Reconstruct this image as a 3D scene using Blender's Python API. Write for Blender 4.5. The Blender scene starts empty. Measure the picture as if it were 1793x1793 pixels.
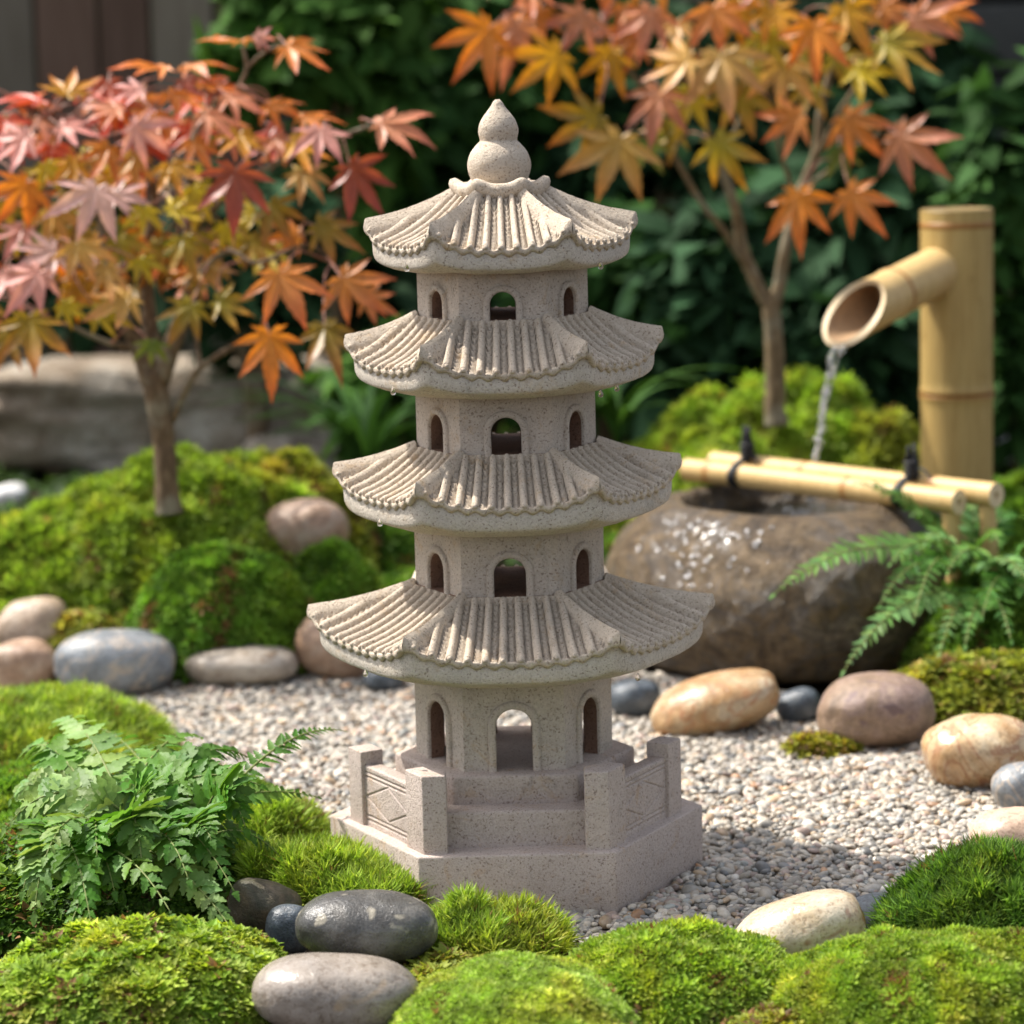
import bpy, bmesh, math, random
import numpy as np
from mathutils import Vector, Matrix
rng = np.random.default_rng(7); random.seed(7)
sc = bpy.context.scene; COL = sc.collection
R_ = math.radians

# ---------------------------------------------------------------- camera
FPX, CPX, RES = 4800.0, 896.5, 1793.0
H_, D_, PITCH, ROLL = .60, 2.05, R_(9.0), R_(1.5)
fw = np.array([0, math.cos(PITCH), -math.sin(PITCH)]); rt = np.array([1., 0, 0]); up = np.cross(rt, fw)
RR = rt*math.cos(ROLL) - up*math.sin(ROLL); UU = rt*math.sin(ROLL) + up*math.cos(ROLL)
CO = np.array([0, -D_, H_])
cam = bpy.data.cameras.new('camera'); co = bpy.data.objects.new('camera', cam); COL.objects.link(co); sc.camera = co
M = Matrix([[RR[0], UU[0], -fw[0], CO[0]], [RR[1], UU[1], -fw[1], CO[1]], [RR[2], UU[2], -fw[2], CO[2]], [0, 0, 0, 1]])
co.matrix_world = M
cam.sensor_width = 36; cam.lens = 36*FPX/RES; cam.clip_start = .05; cam.clip_end = 200
cam.dof.use_dof = True; cam.dof.focus_distance = 1.95; cam.dof.aperture_fstop = 6.2
# ---------------------------------------------------------------- light
SUN_EL, SUN_AZ = R_(56), math.atan2(.43, -.90)       # direction towards the sun: behind left
sdir = np.array([math.cos(SUN_EL)*math.cos(SUN_AZ), math.cos(SUN_EL)*math.sin(SUN_AZ), math.sin(SUN_EL)])
w = bpy.data.worlds.new('World'); sc.world = w; w.use_nodes = True
nt = w.node_tree; nt.nodes.clear()
sky = nt.nodes.new('ShaderNodeTexSky'); sky.sky_type = 'NISHITA'; sky.sun_disc = False
sky.sun_elevation = SUN_EL; sky.sun_rotation = math.atan2(sdir[0], sdir[1])
sky.air_density = 1.0; sky.dust_density = 4.0; sky.ozone_density = 1.0
bg = nt.nodes.new('ShaderNodeBackground'); bg.inputs[1].default_value = .15
wo = nt.nodes.new('ShaderNodeOutputWorld'); hs = nt.nodes.new('ShaderNodeHueSaturation'); hs.inputs['Saturation'].default_value = .5; nt.links.new(sky.outputs[0], hs.inputs['Color']); nt.links.new(hs.outputs[0], bg.inputs[0]); nt.links.new(bg.outputs[0], wo.inputs[0])
sl = bpy.data.lights.new('sun', 'SUN'); sl.energy = 3.8; sl.angle = R_(.6); sl.color = (1, .95, .87)
so = bpy.data.objects.new('sun', sl); COL.objects.link(so)
so.rotation_euler = Vector(sdir).to_track_quat('Z', 'Y').to_euler()
sc.view_settings.view_transform = 'Standard'; sc.view_settings.look = 'None'
sc.view_settings.exposure = .88; sc.view_settings.gamma = 1

# ---------------------------------------------------------------- helpers
def proj(P):
    d = np.asarray(P, float) - CO; z = d @ fw
    return CPX + FPX*(d@RR)/z, CPX - FPX*(d@UU)/z, z
def ray(x, y): return fw + RR*(x-CPX)/FPX - UU*(y-CPX)/FPX
def at_z(x, y, z): v = ray(x, y); return CO + v*(z-CO[2])/v[2]
def at_y(x, y, Y): v = ray(x, y); return CO + v*(Y-CO[1])/v[1]
def mpp(P): return proj(P)[2]/FPX

def hash3(i, j, k, s):
    h = (i*374761393 + j*668265263 + k*2147483647 + s*974634777) & 0xffffffff
    h = ((h ^ (h >> 13))*1274126177) & 0xffffffff
    h = ((h ^ (h >> 16))*2246822519) & 0xffffffff
    return ((h ^ (h >> 15)) & 0xffffff)/float(0xffffff)
def vn(P, s=0):
    P = np.asarray(P, float); I = np.floor(P).astype(np.int64); f = P-I; f = f*f*(3-2*f)
    r = 0
    for a in (0, 1):
        for b in (0, 1):
            for c in (0, 1):
                wgt = (f[..., 0] if a else 1-f[..., 0])*(f[..., 1] if b else 1-f[..., 1])*(f[..., 2] if c else 1-f[..., 2])
                r = r + wgt*hash3(I[..., 0]+a, I[..., 1]+b, I[..., 2]+c, s)
    return r*2-1
def fbm(P, s=0, o=4):
    r = 0; a = 1; P = np.asarray(P, float)
    for k in range(o): r = r + a*vn(P*(2.03**k)+k*7.3, s+k); a *= .5
    return r/1.8

class MB:
    def __init__(s): s.V = []; s.F = []; s.C = []; s.n = 0; s.mi = []
    def add(s, V, F, col=None, mi=0):
        V = np.asarray(V, float).reshape(-1, 3); s.V.append(V)
        if isinstance(F, np.ndarray): Fs = [F]
        else:
            by = {}
            for f in F: by.setdefault(len(f), []).append(f)
            Fs = [np.array(v) for v in by.values()]
        for f in Fs: s.F.append(f+s.n); s.mi.append(np.full(len(f), mi))
        c = np.ones((len(V), 3))*.5 if col is None else np.broadcast_to(np.asarray(col, float), (len(V), 3))
        s.C.append(c); s.n += len(V)
    def build(s, name, mats, parent=None, smooth=True, loc=None, autosmooth=None):
        me = bpy.data.meshes.new(name)
        V = np.concatenate(s.V)
        if loc is not None: V = V-np.asarray(loc)
        me.vertices.add(len(V)); me.vertices.foreach_set('co', V.astype(np.float32).ravel())
        lt = np.concatenate([np.full(len(f), f.shape[1]) for f in s.F]); ls = np.concatenate([[0], np.cumsum(lt)[:-1]])
        lv = np.concatenate([f.ravel() for f in s.F])
        me.loops.add(len(lv)); me.loops.foreach_set('vertex_index', lv.astype(np.int32))
        me.polygons.add(len(lt)); me.polygons.foreach_set('loop_start', ls.astype(np.int32)); me.polygons.foreach_set('loop_total', lt.astype(np.int32))
        me.polygons.foreach_set('material_index', np.concatenate(s.mi).astype(np.int32))
        me.update(calc_edges=True); me.validate()
        ca = me.color_attributes.new('col', 'FLOAT_COLOR', 'POINT')
        ca.data.foreach_set('color', np.concatenate([np.concatenate(s.C), np.ones((len(V), 1))], 1).astype(np.float32).ravel())
        if smooth: me.polygons.foreach_set('use_smooth', np.ones(len(lt), bool))
        else: me.polygons.foreach_set('use_smooth', np.zeros(len(lt), bool))
        if autosmooth: me.set_sharp_from_angle(angle=R_(autosmooth))
        for m in (mats if isinstance(mats, (list, tuple)) else [mats]): me.materials.append(m)
        o = bpy.data.objects.new(name, me); COL.objects.link(o)
        if loc is not None: o.location = np.asarray(loc)-(np.array(parent.location[:]) if parent is not None else 0)
        if parent is not None: o.parent = parent
        return o
def tag(o, label=None, cat=None, group=None, kind=None):
    if label: o['label'] = label
    if cat: o['category'] = cat
    if group: o['group'] = group
    if kind: o['kind'] = kind
    return o
def empty(name, loc=(0, 0, 0)):
    o = bpy.data.objects.new(name, None); COL.objects.link(o); o.location = loc; o.empty_display_size = .02; return o
def scatter(mb, PV, PF, pos, rot, scl, col, mi=0):
    """PV (n,3) prototype, rot (m,3,3), scl (m,) or (m,3)"""
    m = len(pos); n = len(PV)
    S = scl[:, None, None] if scl.ndim == 1 else scl[:, None, :]
    V = np.einsum('mij,mnj->mni', rot, PV[None]*S) + pos[:, None]
    F = (PF[None] + (np.arange(m)*n)[:, None, None]).reshape(-1, PF.shape[1])
    C = np.repeat(col, n, axis=0) if col.ndim == 2 else col.reshape(-1, 3)
    mb.add(V.reshape(-1, 3), F, C, mi)
def frames(N, ang):
    """rotation matrices with z along N, spun by ang"""
    N = N/np.linalg.norm(N, axis=1, keepdims=True)
    a = np.where(np.abs(N[:, 2:3]) > .9, [[1., 0, 0]], [[0, 0, 1.]]); X = np.cross(a, N); X /= np.linalg.norm(X, axis=1, keepdims=True)
    Y = np.cross(N, X); c = np.cos(ang)[:, None]; s = np.sin(ang)[:, None]
    return np.stack([X*c+Y*s, -X*s+Y*c, N], axis=2)
def grid_faces(nu, nv, wrap=False):
    i, j = np.meshgrid(np.arange(nu if wrap else nu-1), np.arange(nv-1), indexing='ij')
    i2 = (i+1) % nu
    return np.stack([i*nv+j, i2*nv+j, i2*nv+j+1, i*nv+j+1], -1).reshape(-1, 4)
def tube(mb, P, r, n=16, col=None, cap=True, mi=0):
    P = np.asarray(P, float); m = len(P); r = np.broadcast_to(np.asarray(r, float), (m,))
    T = np.gradient(P, axis=0); T /= np.linalg.norm(T, axis=1, keepdims=True)
    a = np.array([0, 0, 1.]) if abs(T[0, 2]) < .9 else np.array([1., 0, 0])
    X = np.cross(a, T[0]); X /= np.linalg.norm(X); V = []
    for k in range(m):
        X = X - T[k]*(X@T[k]); X /= np.linalg.norm(X); Y = np.cross(T[k], X)
        th = np.arange(n)*2*math.pi/n
        V.append(P[k]+r[k]*(np.cos(th)[:, None]*X+np.sin(th)[:, None]*Y))
    V = np.concatenate(V); F = []
    for k in range(m-1):
        for j in range(n): F.append([k*n+j, k*n+(j+1) % n, (k+1)*n+(j+1) % n, (k+1)*n+j])
    if cap: F.append(list(range(n))[::-1]); F.append([(m-1)*n+j for j in range(n)])
    if col is not None and np.ndim(col) == 2: col = np.repeat(col, n, axis=0)
    mb.add(V, F, col, mi)
def spline(pts, n):
    pts = np.asarray(pts, float); k = len(pts)
    P = np.concatenate([[2*pts[0]-pts[1]], pts, [2*pts[-1]-pts[-2]]]); out = []
    for t in np.linspace(0, k-1-1e-6, n):
        i = int(t); f = t-i; a, b, c, d = P[i:i+4]
        out.append(.5*((2*b)+(-a+c)*f+(2*a-5*b+4*c-d)*f*f+(-a+3*b-3*c+d)*f**3))
    return np.array(out)
def lathe(mb, prof, n=48, c=(0, 0), rf=None, col=None):
    prof = np.asarray(prof, float); m = len(prof); th = np.arange(n)*2*math.pi/n
    k = np.ones((m, n)) if rf is None else np.array([[rf(t, i) for t in th] for i in range(m)])
    V = np.stack([c[0]+prof[:, :1]*k*np.cos(th), c[1]+prof[:, :1]*k*np.sin(th), np.repeat(prof[:, 1:2], n, 1)], -1).reshape(-1, 3)
    F = []
    for i in range(m-1):
        for j in range(n): F.append([i*n+j, i*n+(j+1) % n, (i+1)*n+(j+1) % n, (i+1)*n+j])
    F.append(list(range(n))[::-1]); F.append([(m-1)*n+j for j in range(n)])
    mb.add(V, F, col)
def prism(mb, poly, z0, z1, bevel=0., seg=2):
    bm = bmesh.new(); vs = [bm.verts.new((x, y, z0)) for x, y in poly]; ve = [bm.verts.new((x, y, z1)) for x, y in poly]
    n = len(poly); bm.faces.new(vs[::-1]); bm.faces.new(ve)
    for i in range(n): bm.faces.new((vs[i], vs[(i+1) % n], ve[(i+1) % n], ve[i]))
    bmesh.ops.recalc_face_normals(bm, faces=bm.faces)
    if bevel > 0: bmesh.ops.bevel(bm, geom=list(bm.edges), offset=bevel, segments=seg, profile=.6, affect='EDGES')
    bm.verts.index_update()
    mb.add([v.co[:] for v in bm.verts], [[v.index for v in f.verts] for f in bm.faces]); bm.free()
_ico = {}
def ico(k):
    if k not in _ico:
        bm = bmesh.new(); bmesh.ops.create_icosphere(bm, subdivisions=k, radius=1); bm.verts.index_update()
        _ico[k] = (np.array([v.co[:] for v in bm.verts]), np.array([[v.index for v in f.verts] for f in bm.faces])); bm.free()
    return _ico[k]

# ---------------------------------------------------------------- materials
class NT:
    def __init__(s, name):
        s.m = bpy.data.materials.new(name); s.m.use_nodes = True; s.t = s.m.node_tree; s.t.nodes.clear()
        s.out = s.n('ShaderNodeOutputMaterial')
    def n(s, typ, **kw):
        nd = s.t.nodes.new(typ)
        for k, v in kw.items():
            if k in nd.inputs: nd.inputs[k].default_value = v
            else: setattr(nd, k, v)
        return nd
    def l(s, a, b): s.t.links.new(a, b)
    def coord(s, scale=1.): 
        tc = s.n('ShaderNodeTexCoord'); mp = s.n('ShaderNodeMapping'); mp.inputs['Scale'].default_value = (scale,)*3 if np.isscalar(scale) else scale
        s.l(tc.outputs['Object'], mp.inputs[0]); return mp.outputs[0]
    def noise(s, co, scale, detail=4, rough=.55, dist=0.):
        nd = s.n('ShaderNodeTexNoise'); nd.inputs['Scale'].default_value = scale; nd.inputs['Detail'].default_value = detail
        nd.inputs['Roughness'].default_value = rough; nd.inputs['Distortion'].default_value = dist; s.l(co, nd.inputs['Vector']); return nd.outputs[0]
    def ramp(s, f, stops):
        r = s.n('ShaderNodeValToRGB'); e = r.color_ramp.elements
        while len(e) < len(stops): e.new(.5)
        for i, (p, c) in enumerate(stops): e[i].position = p; e[i].color = (*c, 1) if len(c) == 3 else c
        s.l(f, r.inputs[0]); return r.outputs[0]
    def mix(s, f, a, b, mode='MIX'):
        m = s.n('ShaderNodeMix'); m.data_type = 'RGBA'; m.blend_type = mode
        for v, k in ((f, 0), (a, 6), (b, 7)):
            if isinstance(v, (int, float)): m.inputs[k].default_value = v
            elif isinstance(v, (tuple, list)): m.inputs[k].default_value = (*v, 1)
            else: s.l(v, m.inputs[k])
        return m.outputs[2]
    def bump(s, h, strength=.4, dist=.001, prev=None):
        b = s.n('ShaderNodeBump'); b.inputs['Strength'].default_value = strength; b.inputs['Distance'].default_value = dist
        s.l(h, b.inputs['Height'])
        if prev is not None: s.l(prev, b.inputs['Normal'])
        return b.outputs[0]
    def bsdf(s, col, rough=.6, bump=None, spec=.5, **kw):
        p = s.n('ShaderNodeBsdfPrincipled'); 
        if isinstance(col, (tuple, list)): p.inputs['Base Color'].default_value = (*col, 1)
        else: s.l(col, p.inputs['Base Color'])
        if isinstance(rough, (int, float)): p.inputs['Roughness'].default_value = rough
        else: s.l(rough, p.inputs['Roughness'])
        p.inputs['Specular IOR Level'].default_value = spec
        for k, v in kw.items(): p.inputs[k.replace('_', ' ')].default_value = v
        if bump is not None: s.l(bump, p.inputs['Normal'])
        return p.outputs[0]
    def done(s, sh): s.l(sh, s.out.inputs[0]); return s.m

def sandstone(name, c, tint, off=0.):
    t = NT(name); co_ = t.coord()
    big = t.noise(co_, 16+off, 4, .6); med = t.noise(co_, 95, 5, .7); fine = t.noise(co_, 620, 3, .8); sp = t.noise(co_, 560, 2, .5)
    a = t.mix(t.ramp(big, [(.34, (0, 0, 0)), (.68, (1, 1, 1))]), c, tint)
    a = t.mix(t.ramp(med, [(.3, (.65,)*3), (.7, (0,)*3)]), a, t.mix(1., a, (.80, .76, .72), 'MULTIPLY'))
    dk = t.ramp(sp, [(.33, (.9,)*3), (.40, (0, 0, 0))])
    a = t.mix(dk, a, t.mix(1., a, (.50, .45, .42), 'MULTIPLY'))
    fd = t.ramp(fine, [(.36, (.7,)*3), (.50, (0,)*3)]); a = t.mix(fd, a, t.mix(1., a, (.70, .66, .63), 'MULTIPLY'))
    lt = t.ramp(fine, [(.60, (0, 0, 0)), (.70, (.8, .8, .8))])
    a = t.mix(lt, a, t.mix(1., a, (1.28, 1.28, 1.26), 'MULTIPLY'))
    och = t.noise(co_, 33+off, 5, .75, .6); a = t.mix(t.ramp(och, [(.56, (0,)*3), (.68, (.55,)*3)]), a, t.mix(1., a, (.92, .74, .50), 'MULTIPLY'))
    gry = t.noise(co_, 21+off*2, 6, .8, .9); a = t.mix(t.ramp(gry, [(.56, (0,)*3), (.66, (.6,)*3)]), a, t.mix(1., a, (.66, .67, .66), 'MULTIPLY'))
    b = t.bump(fine, .8, .0016); b = t.bump(med, .35, .0022, b); b = t.bump(sp, .3, .0012, b)
    return t.done(t.bsdf(a, .78, b, .35))
SAND_ROOF = sandstone('sandstone_roof', (.64, .545, .43), (.56, .48, .385))
SAND_EAVE = sandstone('sandstone_eave', (.58, .53, .465), (.66, .59, .50), 3)
SAND_BODY = sandstone('sandstone_body', (.54, .48, .41), (.62, .535, .445), 5)
SAND_BASE = sandstone('sandstone_base', (.58, .49, .435), (.51, .43, .385), 8)
SAND_IN = sandstone('sandstone_inside', (.26, .15, .10), (.20, .12, .085), 4)  # reddish brown interior, kept dark so the colour carries the shade inside

def stone_mat(name, cols, scale=22., rough=.4, vein=None, speck=None, spec=.5, bumpd=.0025):
    t = NT(name); co_ = t.coord(); tc = t.n('ShaderNodeObjectInfo')
    n1 = t.noise(co_, scale, 6, .6, .8); n2 = t.noise(co_, scale*4.5, 5, .7); n3 = t.noise(co_, scale*22, 3, .6)
    st = [(.3+.4*i/(len(cols)-1), c) for i, c in enumerate(cols)]
    a = t.ramp(n1, st)
    a = t.mix(t.ramp(n2, [(.35, (.75,)*3), (.6, (0,)*3)]), a, t.mix(1., a, (.62, .58, .54), 'MULTIPLY'))
    a = t.mix(t.ramp(n3, [(.36, (.8,)*3), (.46, (0,)*3)]), a, t.mix(1., a, (.6, .55, .5), 'MULTIPLY'))
    if vein:
        v = t.noise(co_, scale*.9, 4, .5, 2.2); vm = t.ramp(v, [(.475, (0,)*3), (.497, (1,)*3), (.515, (1,)*3), (.54, (0,)*3)])
        vf = t.mix(1., vm, t.ramp(n2, [(.3, (.2,)*3), (.6, (.85,)*3)]), 'MULTIPLY'); a = t.mix(vf, a, vein)
    if speck:
        v = t.noise(co_, scale*2.1, 2, .5, .5); a = t.mix(t.ramp(v, [(.63, (0,)*3), (.68, (1,)*3)]), a, speck)
    b = t.bump(n2, .5, bumpd); b = t.bump(n3, .45, bumpd*.4, b)
    rr = t.ramp(n2, [(.3, (rough*1.4,)*3), (.7, (rough*.8,)*3)])
    return t.done(t.bsdf(a, rr, b, spec))
def leaf_mat(name, rough=.45, trans=.35, spec=.5, bump=True, sc=160):
    t = NT(name); at = t.n('ShaderNodeAttribute'); at.attribute_name = 'col'
    co_ = t.coord(); n = t.noise(co_, sc, 3, .6)
    c = t.mix(t.ramp(n, [(.3, (.55,)*3), (.65, (0,)*3)]), at.outputs['Color'], t.mix(1., at.outputs['Color'], (.72, .72, .7), 'MULTIPLY'))
    p = t.bsdf(c, rough, t.bump(n, .3, .002) if bump else None, spec)
    tr = t.n('ShaderNodeBsdfTranslucent'); t.l(t.mix(1., c, (1.15, 1.1, .7), 'MULTIPLY'), tr.inputs[0])
    m = t.n('ShaderNodeMixShader'); m.inputs[0].default_value = trans; t.l(p, m.inputs[1]); t.l(tr.outputs[0], m.inputs[2])
    return t.done(m.outputs[0])
MOSS = leaf_mat('moss_sprigs', .6, .38, .3, False, 60)
MAPLE = leaf_mat('maple_leaves', .42, .36, .45, True, 120)
FERN = leaf_mat('fern_leaves', .5, .38, .3, True, 240)
BUSH = leaf_mat('shrub_leaves', .75, .25, .12, False, 30)
def soil_mat():
    t = NT('soil'); co_ = t.coord(); n = t.noise(co_, 60, 6, .7); n2 = t.noise(co_, 5, 3, .5)
    a = t.ramp(n, [(.3, (.018, .012, .008)), (.55, (.05, .033, .02)), (.75, (.10, .07, .045))])
    return t.done(t.bsdf(a, .95, t.bump(n, .8, .01), .2))
SOIL = soil_mat()
def mossbase():
    t = NT('moss_bed'); co_ = t.coord(); n = t.noise(co_, 120, 5, .7)
    a = t.ramp(n, [(.3, (.02, .03, .006)), (.55, (.05, .08, .012)), (.75, (.10, .13, .02))])
    return t.done(t.bsdf(a, .95, t.bump(n, .8, .004), .1))
MOSSBED = mossbase()
def bark_mat(name, a_, b_, c_):
    t = NT(name); co_ = t.coord((1, 1, .3)); n = t.noise(co_, 160, 5, .7); n2 = t.noise(t.coord(), 22, 3, .6)
    a = t.ramp(n, [(.3, a_), (.55, b_), (.75, c_)]); a = t.mix(t.ramp(n2, [(.5, (0,)*3), (.62, (.7,)*3)]), a, (.25, .23, .16))
    return t.done(t.bsdf(a, .7, t.bump(n, .7, .002), .3))
BARK = bark_mat('maple_bark', (.06, .038, .02), (.15, .098, .052), (.27, .20, .12))
BARK2 = bark_mat('maple_bark_pale', (.08, .055, .03), (.19, .135, .07), (.32, .25, .14))
def bamboo_mat(name, c1, c2):
    t = NT(name); at = t.n('ShaderNodeAttribute'); at.attribute_name = 'col'
    co_ = t.coord((1, 1, .06)); n = t.noise(co_, 300, 4, .6); n2 = t.noise(t.coord((1, 1, .3)), 25, 4, .6)
    n4 = t.noise(t.coord((1, 1, .5)), 40, 6, .75, .4); n5 = t.noise(t.coord((1, 1, .03)), 700, 3, .7); a = t.mix(n2, c1, c2); a = t.mix(t.ramp(n4, [(.58, (0,)*3), (.68, (.55,)*3)]), a, t.mix(1., a, (.62, .56, .44), 'MULTIPLY')); a = t.mix(t.ramp(n5, [(.36, (.55,)*3), (.5, (0,)*3)]), a, t.mix(1., a, (.74, .70, .6), 'MULTIPLY')); a = t.mix(t.ramp(n, [(.35, (.5,)*3), (.6, (0,)*3)]), a, t.mix(1., a, (.72, .64, .5), 'MULTIPLY'))
    a = t.mix(1., a, at.outputs['Color'], 'MULTIPLY')
    return t.done(t.bsdf(a, .46, t.bump(n, .25, .0008), .35))
BAMBOO = bamboo_mat('bamboo_skin', (.47, .32, .115), (.40, .29, .10))
BAMBOO2 = bamboo_mat('bamboo_pale', (.60, .41, .19), (.54, .38, .15))
def plain(name, c, rough=.6, spec=.5, sc_=80, b=.3, bd=.001, var=.75):
    t = NT(name); n = t.noise(t.coord(), sc_, 5, .65)
    a = t.mix(t.ramp(n, [(.3, (1,)*3), (.65, (0,)*3)]), c, tuple(x*var for x in c)); return t.done(t.bsdf(a, rough, t.bump(n, b, bd), spec))
BINSIDE = plain('bamboo_inside', (.36, .22, .11), .6); BCUT = plain('bamboo_cut', (.74, .58, .36), .6)
CORD = plain('black_cord', (.012, .012, .014), .6, .4, 600)
def gravel_mat():
    t = NT('gravel_stone'); at = t.n('ShaderNodeAttribute'); at.attribute_name = 'col'; n = t.noise(t.coord(), 350, 3, .6)
    a = t.mix(t.ramp(n, [(.35, (.6,)*3), (.6, (0,)*3)]), at.outputs['Color'], t.mix(1., at.outputs['Color'], (.75, .7, .65), 'MULTIPLY'))
    return t.done(t.bsdf(a, .42, t.bump(n, .3, .001), .5))
GRAVEL = gravel_mat()
def water_mat():
    t = NT('clear_water'); return t.done(t.bsdf((1, 1, 1), .02, None, .5, Transmission_Weight=1., IOR=1.33))
WATER = water_mat()
def pool_mat():
    t = NT('basin_water'); n = t.noise(t.coord(), 55, 3, .5, .6); return t.done(t.bsdf((.02, .02, .012), .04, t.bump(n, .5, .006), .6))
POOL = pool_mat()
def bead_mat():
    t = NT('glint_bead'); return t.done(t.bsdf((.95, .95, .95), .04, None, 1., Transmission_Weight=.85, IOR=1.4))
BEAD = bead_mat()
t = NT('stream_water'); STREAM = t.done(t.bsdf((1, 1, 1), .08, None, 1., Transmission_Weight=.80, IOR=1.33))

# ---------------------------------------------------------------- ground
def ground_z(x, y): return 0
mb = MB(); g = np.concatenate([-np.geomspace(60, 1.2, 12), np.linspace(-1.1, 1.1, 60), np.geomspace(1.2, 60, 12)])
gx, gy = np.meshgrid(g, g+.5, indexing='ij'); gz = -.012+.003*fbm(np.stack([gx*9, gy*9, gx*0], -1), 3)
mb.add(np.stack([gx, gy, gz], -1).reshape(-1, 3), grid_faces(len(g), len(g)))
tag(mb.build('ground', SOIL), kind='structure')

# gravel bed
def in_gravel(x, y):
    # boundary curve between gravel and the planting, world metres
    yl = np.interp(x, [-.6, -.35, -.22, -.05, .1, .2, .32, .45, .6], [.68, .70, .72, .74, .70, .62, .52, .36, .2])
    xl = np.interp(y, [-.3, -.1, .12, .30, .42, .52, .60], [-.10, -.15, -.155, -.245, -.33, -.43, -.7])
    return (y < yl) & (y > -.34) & (x > xl) & (x < .56)
n = 78000
px_ = rng.uniform(-.55, .56, n); py_ = rng.uniform(-.34, .76, n)
ok = in_gravel(px_, py_)
hexr = np.max([px_*math.cos(R_(a))+py_*math.sin(R_(a)) for a in (30, 90, 150, 210, 270, 330)], axis=0)
ok &= hexr > .1435*.866+.001
px_, py_ = px_[ok], py_[ok]; n = len(px_)
pr, pc, pz = proj(np.array([0, 0, 0]))[0:3]
dd = np.stack([px_, py_, px_*0], -1)-CO; zz = dd@fw; u_ = CPX+FPX*(dd@RR)/zz; v_ = CPX-FPX*(dd@UU)/zz
ok = (u_ > -150) & (u_ < 1950) & (v_ < 1900); px_, py_ = px_[ok], py_[ok]; n = len(px_)
V2, F2 = ico(2)
V2 = V2*(1+.10*fbm(V2*1.3, 5, 2)[:, None])
s = rng.lognormal(math.log(.0025), .30, n); layer = rng.random(n)
S3 = np.stack([s*rng.uniform(1.1, 1.75, n), s*rng.uniform(.8, 1.1, n), s*rng.uniform(.55, .9, n)], -1)
pos = np.stack([px_, py_, -.0040+layer*.0045+.002*fbm(np.stack([px_*12, py_*12, px_*0], -1), 9)], -1)
NN = np.stack([rng.normal(0, .28, n), rng.normal(0, .28, n), np.ones(n)], -1)
pal = np.array([[.52, .47, .40], [.44, .42, .38], [.60, .56, .49], [.34, .33, .31], [.22, .225, .23], [.50, .38, .26], [.42, .33, .29], [.66, .63, .57], [.31, .33, .32], [.46, .27, .15]])
pw = np.array([.22, .18, .15, .11, .07, .08, .08, .06, .04, .01])
colr = pal[rng.choice(len(pal), n, p=pw)]*rng.uniform(.50, 1.08, (n, 1))*(1+.14*vn(np.stack([px_*16, py_*16, px_*0], -1), 77))[:, None]*[1.0, .97, .92]
mb = MB(); scatter(mb, V2, F2, pos, frames(NN, rng.uniform(0, 6.28, n)), S3, colr)
tag(mb.build('gravel', GRAVEL), 'fine rounded beige and grey pea gravel around the stone pagoda', kind='stuff')
mb = MB(); xs = np.linspace(-.55, .56, 90); ys = np.linspace(-.34, .76, 90); gx, gy = np.meshgrid(xs, ys, indexing='ij')
msk = in_gravel(gx, gy)
Fg = grid_faces(90, 90); Fg = Fg[msk.ravel()[Fg].all(1)]
mb.add(np.stack([gx, gy, gx*0-.0045], -1).reshape(-1, 3), Fg)
tag(mb.build('gravel_bed', plain('gravel_bed_grit', (.26, .22, .18), .9, .2, 900)), kind='structure')

# ---------------------------------------------------------------- pagoda
PAG = empty('stone_pagoda', (0, 0, 0))
tag(PAG, 'beige carved sandstone pagoda lantern with four tiled roofs on the gravel', 'pagoda')
OX = -.0028
def hexpts(R, rot=0.): return [(OX+R*math.cos(R_(-120+60*k+rot)), R*math.sin(R_(-120+60*k+rot))) for k in range(6)]
def hp(name, R, z0, z1, mat, bev):
    m = MB(); prism(m, hexpts(R), z0, z1, bev, 3); return m.build(name, mat, PAG, True, autosmooth=35)
hp('plinth', .1435, -.014, .0430, SAND_BASE, .0016)
hp('lower_step', .1165, .0405, .0695, SAND_BASE, .0028)
hp('upper_step', .0922, .067, .0908, SAND_BASE, .0026)
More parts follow.
